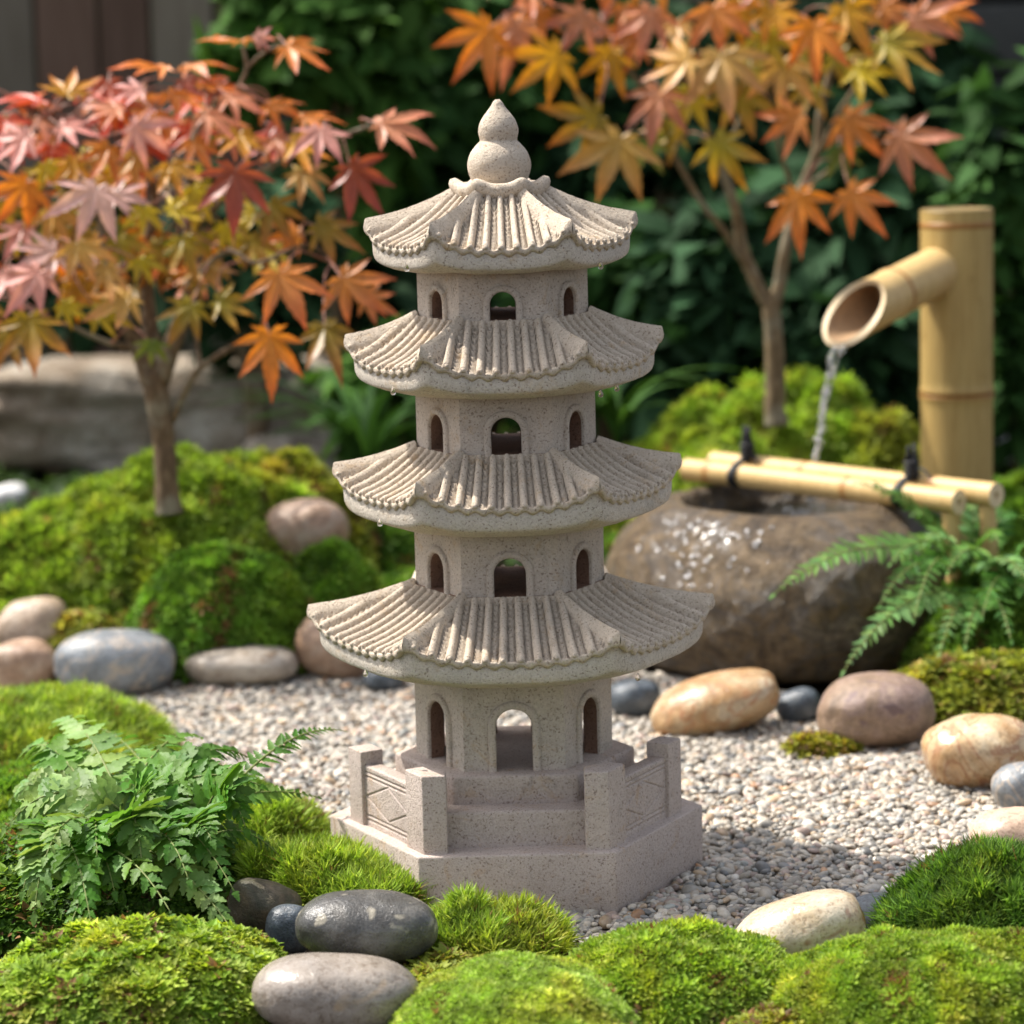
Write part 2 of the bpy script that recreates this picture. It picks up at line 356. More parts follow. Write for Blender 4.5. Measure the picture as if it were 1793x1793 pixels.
# railing posts and panels on the two front side faces
def railing(side):
    Rp = .1355
    a0 = R_(-120) if side < 0 else R_(-60); a1 = R_(180) if side < 0 else 0.
    A = np.array([OX+Rp*math.cos(a0), Rp*math.sin(a0)]); B = np.array([OX+Rp*math.cos(a1), Rp*math.sin(a1)])
    d = (B-A)/np.linalg.norm(B-A); nrm = np.array([d[1], -d[0]]); 
    if nrm@A < 0: nrm = -nrm
    fx = np.array([-side*1., 0])    # along the front edge inwards
    # front post: wraps the corner
    m = MB(); q = [A, A+fx*.0175, A+fx*.0175+np.array([0, .019]), A+d*.0265-nrm*.0165, A+d*.0265]
    if side > 0: q = q[::-1]
    prism(m, [tuple(v) for v in q][::-1], .0405, .1015, .0014, 3); m.build('railing_post', SAND_BASE, PAG, autosmooth=35)
    m = MB(); q = [A+d*.097, A+d*.1185, A+d*.1185-nrm*.019, A+d*.097-nrm*.019]
    if side > 0: q = q[::-1]
    prism(m, [tuple(v) for v in q], .0405, .1000, .0014, 3); m.build('railing_post', SAND_BASE, PAG, autosmooth=35)
    # panel with an incised diamond
    m = MB(); L0, L1, z0, z1 = .0255, .098, .0405, .0895; nu, nv = 150, 100
    s_, z_ = np.meshgrid(np.linspace(0, 1, nu), np.linspace(0, 1, nv), indexing='ij')
    X = s_*(L1-L0); Z = z_*(z1-z0); LX = L1-L0; LZ = z1-z0
    def seg(a, b):
        a = np.array(a)*[LX, LZ]; b = np.array(b)*[LX, LZ]; v = b-a; t = np.clip(((X-a[0])*v[0]+(Z-a[1])*v[1])/(v@v), 0, 1)
        return np.hypot(X-a[0]-t*v[0], Z-a[1]-t*v[1])
    g_ = 0
    for a, b, wd in [((.02, .90), (.98, .90), .0007), ((.02, .83), (.98, .83), .0007), ((.02, .22), (.98, .22), .0007), ((.02, .15), (.98, .15), .0007),
                     ((.04, .52), (.48, .80), .0006), ((.48, .80), (.96, .52), .0006), ((.04, .52), (.48, .26), .0006), ((.48, .26), (.96, .52), .0006)]:
        g_ = np.maximum(g_, np.exp(-(seg(a, b)/wd)**2))
    off = -.003-.0011*g_
    rnd = np.clip((LZ-Z)/.0015, 0, 1); off = off-.0012*(1-np.sqrt(1-(1-rnd)**2))
    P = A[None, None]+d*(L0+X)[..., None]+nrm*off[..., None]
    V = np.concatenate([P, (z0+Z)[..., None]], -1).reshape(-1, 3); F = grid_faces(nu, nv); m.add(V, F)
    # body behind the carved face: top and back
    th = .013
    tp = [np.append(A+d*L+nrm*o, zz_) for L in (L0, L1) for o, zz_ in ((-.0042, z1), (-.003-th+.001, z1), (-.003-th, z1-.001), (-.003-th, z0))]
    m.add(tp, [[0, 1, 5, 4], [1, 2, 6, 5], [2, 3, 7, 6]])
    m.build('railing_panel', SAND_BASE, PAG, autosmooth=50)
railing(-1); railing(1)

def storey(R, z0, z1, a, zt, fo=.0062):
    """hollow hexagonal storey, an arched opening in every wall; returns the part"""
    m = MB(); th = .011; zs = zt-a      # spring line
    ns = 14; xa = -a*np.cos(np.linspace(0, math.pi, ns*2+1)); W = R/2
    for k in range(6):
        an = R_(-90+60*k); n_ = np.array([math.cos(an), math.sin(an)]); t_ = np.array([-n_[1], n_[0]]); ap = R*.8660254
        def P(s, z, dpt): 
            ww = s if abs(s) < W-1e-9 else math.copysign(W-dpt*math.tan(R_(30)), s)
            q = np.array([OX, 0])+n_*(ap-dpt)+t_*ww; return (q[0], q[1], z)
        cols = [-W, -W+.0012]+list(np.linspace(-W+.0012, -a, 6)[1:-1])+list(xa)+list(np.linspace(a, W-.0012, 6)[1:-1])+[W-.0012, W]
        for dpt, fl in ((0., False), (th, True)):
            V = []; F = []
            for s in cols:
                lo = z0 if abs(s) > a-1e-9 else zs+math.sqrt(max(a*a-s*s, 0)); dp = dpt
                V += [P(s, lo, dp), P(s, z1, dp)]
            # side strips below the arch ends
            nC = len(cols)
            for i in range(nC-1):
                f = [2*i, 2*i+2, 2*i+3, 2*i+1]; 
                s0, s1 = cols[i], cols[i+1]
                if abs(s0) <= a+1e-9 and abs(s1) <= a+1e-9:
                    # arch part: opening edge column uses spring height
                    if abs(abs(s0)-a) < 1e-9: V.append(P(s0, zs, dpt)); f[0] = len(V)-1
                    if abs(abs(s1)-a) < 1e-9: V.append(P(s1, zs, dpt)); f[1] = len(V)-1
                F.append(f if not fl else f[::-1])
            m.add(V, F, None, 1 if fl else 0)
        # reveal
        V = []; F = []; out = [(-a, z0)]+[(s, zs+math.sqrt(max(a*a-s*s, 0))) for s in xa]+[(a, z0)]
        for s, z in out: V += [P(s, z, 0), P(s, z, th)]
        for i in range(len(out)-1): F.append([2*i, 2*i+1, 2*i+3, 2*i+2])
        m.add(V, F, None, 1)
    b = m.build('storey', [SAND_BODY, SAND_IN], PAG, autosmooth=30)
    for k in range(6):
        m = MB(); an = R_(-90+60*k); n_ = np.array([math.cos(an), math.sin(an)]); t_ = np.array([-n_[1], n_[0]]); ap = R*.8660254
        def prof(r):
            pts = [(-r, z0)]+[(-r, zs*.5+z0*.5)]
            for q in np.linspace(math.pi, 0, 25): pts.append((r*math.cos(q), zs+r*math.sin(q)))
            return pts+[(r, zs*.5+z0*.5), (r, z0)]
        layers = [(a+.0002, -.0004), (a+.0002, .0016), (a+.0012, .0025), (a+fo*.5, .0027), (a+fo-.0012, .0024), (a+fo-.0002, .0014), (a+fo, -.0012)]
        V = []
        for r, o in layers:
            for s, z in prof(r): q = np.array([OX, 0])+n_*(ap+o)+t_*s; V.append((q[0], q[1], z))
        npf = len(prof(1)); F = []
        for i in range(len(layers)-1):
            for j in range(npf-1): F.append([i*npf+j, (i+1)*npf+j, (i+1)*npf+j+1, i*npf+j+1])
        m.add(V, F); m.build('window_surround', SAND_BODY, b)
    return b

def roof(Rin, zin, Rout, zc, zm, zbody, Rbody, nrib, fth=.0125):
    fth += .0012
    nu, nv = 230, 170; m = MB(); thick = .0052; hwo = Rout/2; p = 2*hwo/nrib; uu = np.linspace(-1, 1, nu); vv = np.linspace(0, 1, nv)
    U, Vv = np.meshgrid(uu, vv, indexing='ij')
    ze = lambda u: zm+(zc-zm)*(.25*np.abs(u)**2+.75*np.abs(u)**4.0)
    bead = []
    for k in range(6):
        an = R_(-90+60*k); n_ = np.array([math.cos(an), math.sin(an)]); t_ = np.array([-n_[1], n_[0]])
        Rr = Rin+(Rout-Rin)*Vv; ap = Rr*.8660254; hw = Rr*.5; S = U*hw
        g = .42*Vv+.58*(1-(1-Vv)**2.1)
        z = zin+(ze(U)-zin)*g
        sp_ = S*(hwo/hw)**.28; ph = np.mod(sp_/p+.5*(nrib % 2 == 1)+0., 1.)-.5
        wob = .012*fbm(np.stack([S*60, Vv*4, S*0+k], -1), 11, 2)
        q = np.clip(1-((ph+wob)/.235)**2, 0, 1)**.5
        t_len = Vv*(Rout-Rin)
        hp_ = (np.abs(ph)-.5)/.265; scl = np.mod(t_len/.0056-.8*(1-hp_**2)+.3, 1.)
        tr = -.0006-.0042*(1-scl)**1.6
        rib = np.where(q > .02, -.0006+.0036*q, tr)
        d = hw*(1-np.abs(U)); hipw = .0046+.0022*Vv
        hip = .0044*np.clip(1-(d/hipw)**2, 0, 1)**.5
        fade = np.clip((Vv)/.04, 0, 1)
        disp = np.maximum(rib*fade, np.where(d < hipw*1.05, hip, -1))
        endr = np.clip((1-Vv)/.025, 0, 1); disp = disp*(.35+.65*np.sqrt(1-(1-endr)**2))
        disp = disp+.00028*fbm(np.stack([S*150+k, Vv*20, S*0], -1), 21, 3)
        flare = 1+.012*np.abs(U)**6*Vv**3
        X = OX+(n_[0]*ap+t_[0]*S)*flare; Y = (n_[1]*ap+t_[1]*S)*flare
        # skirt rows appended after the last v row
        rows = [np.stack([X, Y, z+disp], -1)]
        base = rows[0][:, -1]; ph1 = ph[:, -1]; sc1 = np.cos(ph1*2*math.pi)
        for dz, dr, sw in ((-.0018, .0008, 0), (-.0036, .0004, .0006), (-thick, -.0010, .0011)):
            r = np.stack([X[:, -1]+n_[0]*dr, Y[:, -1]+n_[1]*dr, ze(uu)+dz+sw*(sc1-.3)*1.2], -1); rows.append(r[:, None])
        r = np.stack([X[:, -1]-n_[0]*.007, Y[:, -1]-n_[1]*.007, ze(uu)-thick+.0012], -1); rows.append(r[:, None])
        P = np.concatenate(rows, 1); m.add(P.reshape(-1, 3), grid_faces(nu, P.shape[1]))
        # round rib ends
        for i in range(-nrib, nrib+1):
            s0 = i*p if nrib % 2 == 1 else (i+.0)*p
            s0 = (i+(.5 if nrib % 2 == 0 else 0))*p if False else i*p+(.0 if nrib % 2 == 0 else .5*p*0)
            sb = s0 if nrib % 2 == 1 else (i+.5)*p
            if abs(sb) < hwo-.004:
                u0 = sb/hwo; zz0 = float(ze(np.array(u0)))+.0004; ap0 = Rout*.866+.0002
                bead.append((OX+n_[0]*ap0+t_[0]*sb, n_[1]*ap0+t_[1]*sb, zz0))
    if bead:
        V1, F1 = ico(2); nb = len(bead); scatter(m, V1, F1, np.array(bead), np.repeat(np.eye(3)[None], nb, 0), np.full(nb, .0021)*rng.uniform(.8, 1.1, nb), np.ones((nb, 3))*.5)
    # floor cap
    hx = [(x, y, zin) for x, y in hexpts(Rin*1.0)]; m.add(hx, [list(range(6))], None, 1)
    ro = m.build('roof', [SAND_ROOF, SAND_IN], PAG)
    # eave slab
    m = MB(); nU = 40; us = np.linspace(-1, 1, nU, endpoint=False); rings = []
    zb = zm-thick-fth
    zbo = lambda u: zb+(zc-zm)*.42*np.abs(u)**3
    zt_ = lambda u: ze(u)-thick+.0016
    def ring(Rf, zf):
        out = []
        for k in range(6):
            an = R_(-90+60*k); n_ = np.array([math.cos(an), math.sin(an)]); t_ = np.array([-n_[1], n_[0]])
            rr_ = Rf*(1-.030*np.abs(us)**7); ap = rr_*.8660254; S = us*rr_*.5
            out.append(np.stack([OX+n_[0]*ap+t_[0]*S, n_[1]*ap+t_[1]*S, zf(us)], -1))
        return np.concatenate(out)
    mixz = lambda f: (lambda u: zt_(u)*(1-f)+zbo(u)*f)
    rings = [ring(Rout*.93, zt_), ring(Rout*.978, mixz(.0)), ring(Rout*.984, mixz(.10)), ring(Rout*.986, mixz(.5)), ring(Rout*.982, mixz(.86)), ring(Rout*.975, mixz(.97)), ring(Rout*.962, mixz(1.03))]
    Rs = Rout*.962
    for f in (.25, .5, .75, .97):
        Rk = Rs+(Rbody+.006-Rs)*f; zz_ = (lambda f: (lambda u: (zbo(u)-.0005)*(1-f)**1.0+(zbody+.0008)*(1-(1-f))-.0020*math.sin(f*math.pi)))(f)
        rings.append(ring(Rk, zz_))
    rings.append(ring(Rbody+.001, lambda u: u*0+zbody+.002)); rings.append(ring(Rbody*.5, lambda u: u*0+zbody+.002))
    n6 = nU*6; V = np.concatenate(rings); F = []
    for i in range(len(rings)-1):
        for j in range(n6): F.append([i*n6+j, (i+1)*n6+j, (i+1)*n6+(j+1) % n6, i*n6+(j+1) % n6])
    F.append([(len(rings)-1)*n6+j for j in range(n6)])
    V = V+np.stack([0*V[:, 0], 0*V[:, 0], .0004*fbm(V*120, 33, 2)], -1)
    m.add(V, F); m.build('eave', SAND_EAVE, PAG, autosmooth=40)

storey(.0752, .0905, .1600, .0134, .1375)
storey(.0716, .2200, .2740, .0118, .2505, .0058)
storey(.0675, .3255, .3770, .0110, .3545, .0056)
storey(.0637, .4235, .4680, .0094, .4462, .0052)
roof(.0740, .2222, .1530, .2040, .1885, .1560, .0752, 12, .0115)
roof(.0700, .3275, .1300, .3125, .2968, .2675, .0716, 11, .0120)
roof(.0660, .4258, .1180, .4090, .3925, .3690, .0675, 10, .0095)
roof(.0300, .5195, .1005, .4950, .4800, .4605, .0637, 9, .0095)
# collar and gourd finial
m = MB()
def lob(t, i): return 1+.10*abs(math.cos(3*(t)))**3-.03*abs(math.sin(6*t))
lathe(m, [(.030, .5120), (.0335, .5165), (.0345, .5205), (.0335, .5240), (.0300, .5250), (.0240, .5225), (.019, .522)], 96, (OX, 0), lob)
V = m.V[0]; th_ = np.arctan2(V[:, 1], V[:, 0]-OX); rr_ = np.hypot(V[:, 0]-OX, V[:, 1]); V[:, 2] += .0042*(np.abs(np.cos(3*th_))**4-.35)*np.clip((rr_-.02)/.012, 0, 1)
m.build('finial_collar', SAND_ROOF, PAG)
m = MB(); pr_ = spline([(.0175, .5180, 0), (.0195, .5225, 0), (.0230, .5310, 0), (.0235, .5385, 0), (.0212, .5455, 0), (.0165, .5515, 0), (.0142, .5537, 0), (.0139, .5552, 0), (.0148, .5600, 0), (.0144, .5650, 0), (.0120, .5705, 0), (.0085, .5752, 0), (.0052, .5795, 0), (.0035, .5825, 0), (.0015, .5845, 0)], 60)
lathe(m, pr_[:, :2], 56, (OX, 0)); V = m.V[0]; V += .0003*fbm(V*260, 3, 2)[:, None]; m.build('finial', SAND_ROOF, PAG)

# hanging water drops
dv = [(.004, 0), (.0024, .002), (.0017, .0038), (.0006, .0055), (.0001, .0065)]
drops = [(712, 470, -.06), (1052, 466, -.05), (688, 686, -.07), (1052, 690, -.06), (1080, 680, -.05), (665, 916, -.07), (1117, 1187, -.07), (640, 1180, -.08)]
first = None
for i, (x, y, Y) in enumerate(drops):
    P = at_y(x, y, Y)
    if first is None:
        m = MB(); lathe(m, [(.0002, -.0024), (.0012, -.0022), (.0019, -.0012), (.0020, -.0002), (.0016, .0010), (.0009, .0022), (.0006, .0034)], 16); o = m.build('water_drop', WATER); first = o
    else: o = first.copy(); COL.objects.link(o)
    o.location = P
    roofn = ['uppermost', 'uppermost', 'second', 'second', 'second', 'third', 'lowest', 'lowest'][i]
    sd = ['left', 'right', 'left', 'right, nearer the wall,', 'right, nearer the corner,', 'left', 'right', 'left'][i]
    tag(o, 'clear water drop hanging at the %s end of the %s roof eave' % (sd, roofn), 'water drop', 'water drops hanging from the pagoda eaves')

# ---------------------------------------------------------------- river stones
def stone(name, cx, cy, w_, h_, mat, label, z0=0., dep=.75, tilt=0., seed=0, lump=.10, sq=2.4, yaw=0., group='river stones around the gravel', zoff=0, cat='stone', crag=0.):
    rz = .02
    for k in range(8):
        P = at_z(cx, cy, z0+rz*.82+zoff); sc_ = mpp(P); rx = w_/2*sc_; ry = rx*dep
        e = math.atan2(H_-P[2], P[1]+D_); hh = h_/2*sc_
        rz = math.sqrt(max(hh*hh-(ry*math.sin(e))**2, (hh*.5)**2))/math.cos(e)
    V, F = ico(5); V = V.copy()
    r = (np.abs(V[:, 0])**sq+np.abs(V[:, 1])**sq+np.abs(V[:, 2])**sq)**(-1/sq); V = V*r[:, None]
    V = V*(1+1.9*lump*fbm(V*.95+seed*3.1, seed, 2)[:, None]+.012*fbm(V*5+seed, seed+5, 3)[:, None])
    if crag: V = V*(1+crag*fbm(V*[4, 2.5, 5], seed+2, 5)[:, None]); V[:, 2] = np.where(V[:, 2] > .8, .8+(V[:, 2]-.8)*.3, V[:, 2])
    V = V/np.abs(V).max(0)
    V = V*[rx, ry, rz]
    c, s_ = math.cos(R_(yaw)), math.sin(R_(yaw)); V = V@np.array([[c, s_, 0], [-s_, c, 0], [0, 0, 1]])
    if tilt:
        c, s_ = math.cos(R_(tilt)), math.sin(R_(tilt)); V = V@np.array([[c, 0, s_], [0, 1, 0], [-s_, 0, c]])
    zb = V[:, 2].min()
    m = MB(); m.add(V, F); o = m.build(name, mat); o.location = (P[0], P[1], P[2])
    return tag(o, label, cat, group)
tan1 = stone_mat('stone_tan', [(.30, .21, .14), (.46, .35, .25), (.60, .50, .40)], 24, .38)
tan2 = stone_mat('stone_brown', [(.25, .15, .09), (.42, .28, .19), (.52, .42, .33)], 26, .4)
blue = stone_mat('stone_bluegrey', [(.13, .15, .17), (.22, .24, .26), (.33, .34, .34)], 20, .33, vein=(.42, .34, .26))
pale = stone_mat('stone_pale', [(.34, .28, .22), (.44, .38, .31), (.50, .45, .38)], 20, .38, speck=(.28, .20, .13))
ora = stone_mat('stone_orange', [(.24, .11, .04), (.42, .25, .11), (.50, .37, .22), (.62, .54, .42)], 19, .25, vein=(.34, .15, .06))
pink = stone_mat('stone_pinkbrown', [(.13, .085, .055), (.28, .19, .125), (.27, .185, .155), (.42, .31, .22)], 30, .4, speck=(.16, .10, .09), bumpd=.004)
cream = stone_mat('stone_cream', [(.66, .58, .44), (.62, .48, .30), (.50, .31, .15), (.70, .64, .54)], 13, .16, vein=(.30, .13, .06))
dark = stone_mat('stone_dark', [(.05, .05, .05), (.09, .088, .082), (.21, .20, .18)], 26, .27, speck=(.30, .27, .21))
dkbl = stone_mat('stone_darkblue', [(.035, .045, .06), (.08, .10, .12), (.16, .18, .20)], 30, .3)
gtan = stone_mat('stone_greytan', [(.20, .175, .15), (.31, .27, .23), (.38, .33, .28)], 12, .24, speck=(.36, .27, .18))
slat = stone_mat('stone_slate', [(.12, .14, .16), (.17, .19, .21), (.24, .26, .28)], 50, .5)
peach = stone_mat('stone_peach', [(.45, .30, .20), (.60, .43, .32), (.66, .52, .42)], 18, .5, speck=(.10, .07, .06))
ivory = stone_mat('stone_ivory', [(.50, .36, .20), (.62, .52, .38), (.74, .68, .56)], 14, .14, speck=(.26, .10, .05))
wht = stone_mat('stone_white', [(.5, .5, .5), (.7, .7, .7), (.8, .8, .78)], 20, .5)
mossr = stone_mat('stone_mossy', [(.03, .04, .015), (.10, .08, .045), (.22, .15, .08)], 30, .5)
bk = stone
bk('river_stone', 60, 1100, 132, 116, tan1, 'pale tan rounded stone at the far left, upper one of two at the gravel edge', .012, .8, 8, 1)
bk('river_stone', 42, 1165, 118, 92, tan2, 'brown mottled stone at the left edge, left of the blue-grey stone', 0, .8, 0, 2)
bk('river_stone', 203, 1158, 216, 122, blue, 'large blue-grey stone with a pale vein at the left gravel edge', 0, .75, -3, 3, .08)
bk('river_stone', 422, 1164, 202, 76, pale, 'flat pale oval stone right of the large blue-grey stone', 0, .7, 1, 4, .05)
bk('river_stone', 600, 1132, 168, 120, tan2, 'tan brown stone half hidden behind the lowest left roof corner of the pagoda', 0, .8, -8, 5, .08)
bk('river_stone', 534, 932, 158, 118, tan2, 'brown stone lying up on the green moss behind the gravel', .090, .75, 8, 6, .08)
bk('river_stone', 672, 1188, 76, 40, dkbl, 'small grey stone in the shade under the lowest left eave', 0, .8, 0, 7)
bk('river_stone', 20, 868, 62, 44, wht, 'small white stone behind the left moss mound', 0, .8, 0, 8)
bk('river_stone', 1112, 1222, 104, 68, dkbl, 'dark blue-grey stone just right of the pagoda lowest storey', 0, .8, 0, 9)
bk('river_stone', 1253, 1233, 236, 108, ora, 'large orange tan oblong stone at the foot of the water basin', 0, .62, 14, 10, .08)
bk('river_stone', 1398, 1236, 84, 62, dkbl, 'small dark stone between the orange stone and the pinkish brown stone', 0, .8, 20, 11, .06)
bk('river_stone', 1535, 1245, 212, 134, pink, 'large pinkish brown rough stone in front of the water basin', 0, .8, 5, 12, .07)
bk('river_stone', 1712, 1316, 196, 128, cream, 'glossy cream and orange stone at the right gravel edge', 0, .8, 6, 13, .08)
bk('river_stone', 1790, 1376, 108, 84, blue, 'grey stone at the right edge below the glossy cream stone', 0, .8, 15, 14, .06)
bk('river_stone', 1772, 1460, 150, 92, peach, 'peach coloured stone at the right edge above the dark green moss', 0, .8, 8, 15, .05)
bk('river_stone', 1400, 1632, 250, 128, ivory, 'glossy ivory stone with a rust mark tilted in front of the gravel', .0, .62, 19, 16, .06)
bk('river_stone', 1545, 1597, 112, 66, slat, 'flat slate blue stone behind the glossy ivory stone', 0, .8, -6, 17, .05)
bk('river_stone', 640, 1622, 256, 126, dark, 'dark grey glossy stone, upper one of the stacked pair in front of the pagoda', .018, .62, -3, 18, .05)
bk('river_stone', 588, 1738, 298, 140, gtan, 'large grey tan stone, lower one of the pair at the bottom edge', 0, .62, -3, 19, .05)
bk('river_stone', 506, 1628, 84, 90, dkbl, 'small blue-grey stone wedged left of the dark glossy stone', 0, .8, 0, 20, .05)
bk('river_stone', 462, 1588, 130, 100, mossr, 'mossy brown stone under the left fern beside the grey stones', 0, .8, -18, 21, .10)
bk('river_stone', 1764, 782, 52, 60, wht, 'small white rock behind the bamboo post at the right', 0, .8, 20, 22, .22)
bk('river_stone', 300, 722, 760, 250, stone_mat('ledge_rock', [(.10, .07, .045), (.22, .17, .115), (.34, .30, .24), (.52, .49, .43)], 4.5, .8, bumpd=.02), 'broad weathered grey rock ledge behind the left maple', 0., .35, 0, 23, .14, 4.2, crag=.16, group='large rocks', cat='rock')
bk('river_stone', 540, 800, 240, 110, stone_mat('ledge_rock_low', [(.10, .08, .06), (.20, .17, .13), (.36, .33, .29)], 7, .7), 'low grey rock right of the broad rock ledge', 0., .6, 0, 24, .10, 2.8, crag=.16, group='large rocks', cat='rock')

# ---------------------------------------------------------------- moss
def kite(L, Wd, elev, az, bend=.3, base=.0):
    d = np.array([math.cos(az), math.sin(az), 0]); sd = np.array([-d[1], d[0], 0]); e2 = elev-bend
    p0 = np.zeros(3); p1 = (d*math.cos(elev)+np.array([0, 0, math.sin(elev)]))*L*.5
    p2 = p1+(d*math.cos(e2)+np.array([0, 0, math.sin(e2)]))*L*.5
    return [p0, p1+sd*Wd/2, p2, p1-sd*Wd/2]
def sprig(kind, seed):
    r = np.random.default_rng(seed); V = []; F = []
    if kind == 'star': spec = [(1., .34, r.uniform(.1, .5), i*2*math.pi/6+r.uniform(-.3, .3)) for i in range(6)]+[(.85, .28, r.uniform(.8, 1.3), i*2*math.pi/4+.4+r.uniform(-.3, .3)) for i in range(4)]
    elif kind == 'spike': spec = [(r.uniform(1.2, 2.), .15, r.uniform(.75, 1.45), i*2*math.pi/7+r.uniform(-.4, .4)) for i in range(7)]
    elif kind == 'leafy': spec = [(1., .5, r.uniform(.1, .7), i*2*math.pi/5+r.uniform(-.4, .4)) for i in range(5)]+[(.7, .4, 1.2, 1.), (.6, .4, 1.1, 4.)]
    else: spec = [(.9, .30, r.uniform(.5, 1.3), i*2*math.pi/6+r.uniform(-.4, .4)) for i in range(6)]
    for L, wd, el, az in spec:
        q = kite(L, wd, el, az); b = len(V); V += q; F.append([b, b+1, b+2, b+3])
    V = np.array(V); 
    if kind != 'spike':  # short stem height stacks two whorls
        V2_ = V*.8; V2_[:, 2] -= .55; c, s_ = math.cos(.5), math.sin(.5); V2_ = V2_@np.array([[c, s_, 0], [-s_, c, 0], [0, 0, 1]])
        F = F+[[a+len(V) for a in f] for f in F]; V = np.concatenate([V, V2_])
    return V, np.array(F)
PAL = {
 'bright': [(.26, .38, .035), (.34, .46, .06), (.19, .31, .03), (.42, .50, .10)],
 'lime': [(.36, .50, .08), (.44, .58, .14), (.28, .42, .05), (.50, .60, .20)],
 'green': [(.14, .28, .025), (.20, .36, .04), (.10, .21, .02), (.27, .42, .06)],
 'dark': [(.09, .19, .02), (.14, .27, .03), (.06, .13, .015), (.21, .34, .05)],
 'olive': [(.30, .34, .04), (.38, .40, .05), (.20, .24, .03), (.33, .25, .06)]}
ALLM = []
def mound(cx, cy, rx, ry, h, kind, pal, label, sp=.0030, size=.0065, yaw=0., lump=.12, seed=0, brown=.03, name='moss_mound', pw_=.55, group='moss mounds'):
    size *= 1.22; brown *= .45; lump *= 1.35
    P = at_z(cx, cy, h); X0, Y0 = P[0], P[1]; c, s_ = math.cos(R_(yaw)), math.sin(R_(yaw))
    def hz(a, b):   # a,b in unit disc
        r2 = np.clip(a*a+b*b, 0, 1); X = X0+c*a*rx-s_*b*ry; Y = Y0+s_*a*rx+c*b*ry
        nz = fbm(np.stack([X*26, Y*26, X*0+seed], -1), seed, 3)
        return X, Y, h*((1-r2)**pw_)*(1+lump*nz)+h*lump*.5*vn(np.stack([X*60, Y*60, X*0], -1), seed+2)*(1-r2)-.003
    m = MB(); nr, nt_ = 26, 56; r, t = np.meshgrid(np.linspace(0, 1, nr)**.8, np.arange(nt_)*2*math.pi/nt_, indexing='ij')
    X, Y, Z = hz(r*np.cos(t), r*np.sin(t)); V = np.stack([X, Y, Z-size*.35], -1).reshape(-1, 3)
    i, j = np.meshgrid(np.arange(nr-1), np.arange(nt_), indexing='ij'); F = np.stack([i*nt_+j, (i+1)*nt_+j, (i+1)*nt_+(j+1) % nt_, i*nt_+(j+1) % nt_], -1).reshape(-1, 4)
    m.add(V, F, None, 0)
    n = int(math.pi*rx*ry/(sp*sp)*1.25); a = rng.uniform(-1, 1, n*2); b = rng.uniform(-1, 1, n*2); k = a*a+b*b < 1; a, b = a[k], b[k]; 
    # extra at the steep rim
    X, Y, Z = hz(a, b); e = .02; Xa, Ya, Za = hz(np.clip(a+e, -1, 1), b); Xb, Yb, Zb = hz(a, np.clip(b+e, -1, 1))
    N = np.cross(np.stack([Xa-X, Ya-Y, Za-Z], -1), np.stack([Xb-X, Yb-Y, Zb-Z], -1)); N /= (np.linalg.norm(N, axis=1, keepdims=True)+1e-12)
    N = N*1.0+np.array([0, 0, .6])+rng.normal(0, .22, N.shape); pos = np.stack([X, Y, Z+size*.15], -1)+rng.normal(0, size*.16, (len(X), 3)); pos[:, 2] += size*.55*vn(np.stack([X/size*.33, Y/size*.33, X*0], -1), seed+7)
    clump = vn(np.stack([X*90, Y*90, X*0+seed], -1), seed+9)
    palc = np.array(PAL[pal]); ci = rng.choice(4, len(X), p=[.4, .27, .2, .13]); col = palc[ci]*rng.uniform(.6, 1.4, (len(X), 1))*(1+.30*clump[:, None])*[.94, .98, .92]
    yel = vn(np.stack([X*38+3, Y*38, X*0], -1), seed+4); col = col*(1+np.clip(yel, 0, 1)[:, None]*np.array([.45, .12, 0]))
    br = (rng.random(len(X)) < brown) | ((yel < -.72) & (rng.random(len(X)) < .3)); col[br] = np.array([.24, .13, .05])*rng.uniform(.6, 1.3, (br.sum(), 1))
    szs = size*rng.uniform(.7, 1.3, len(X))*(1+.3*clump); ang = rng.uniform(0, 6.28, len(X)); R3 = frames(N, ang); vid = rng.integers(0, 3, len(X))
    for v in range(3):
        kk = vid == v; PV, PF = sprig(kind, 100+v); scatter(m, PV, PF, pos[kk], R3[kk], szs[kk], col[kk], 1)
    o = m.build(name, [MOSSBED, MOSS], smooth=False, loc=(X0, Y0, 0)); tag(o, label, 'moss', group); ALLM.append((X0, Y0, rx, ry, h)); return o
# foreground
mound(1190, 1640, .086, .075, .040, 'star', 'bright', 'bright green star moss cushion at the bottom, left of the glossy ivory stone', .0026, .0062, seed=1)
mound(900, 1700, .080, .085, .040, 'fine', 'lime', 'smooth pale lime moss dome at the bottom centre', .0017, .0038, seed=2, lump=.05, brown=.004)
mound(850, 1592, .056, .040, .034, 'spike', 'bright', 'shaggy clump of upright moss against the front of the pagoda plinth', .0030, .0064, seed=3, lump=.3, brown=.08)
mound(760, 1690, .040, .045, .016, 'leafy', 'olive', 'low dark leafy moss right of the dark glossy stone', .0034, .0070, seed=31, lump=.3, brown=.18)
mound(1640, 1650, .115, .085, .046, 'star', 'bright', 'broad light green moss cushion at the bottom right', .0024, .0052, seed=4)
mound(1765, 1508, .085, .065, .058, 'spike', 'dark', 'tall dark green hair moss mound at the right edge', .0026, .0062, seed=5, lump=.08, brown=.01)
mound(230, 1640, .112, .085, .046, 'leafy', 'bright', 'leafy yellow green moss cushion at the bottom left below the fern', .0032, .0072, seed=6, lump=.2, brown=.05)
mound(560, 1500, .095, .045, .030, 'spike', 'bright', 'long hair moss bank sloping down beside the left face of the plinth', .0026, .0068, yaw=-38, seed=7, brown=.02)
mound(468, 1416, .042, .040, .030, 'spike', 'bright', 'small round hair moss tuft at the gravel left of the pagoda', .0028, .0066, seed=8, brown=.04)
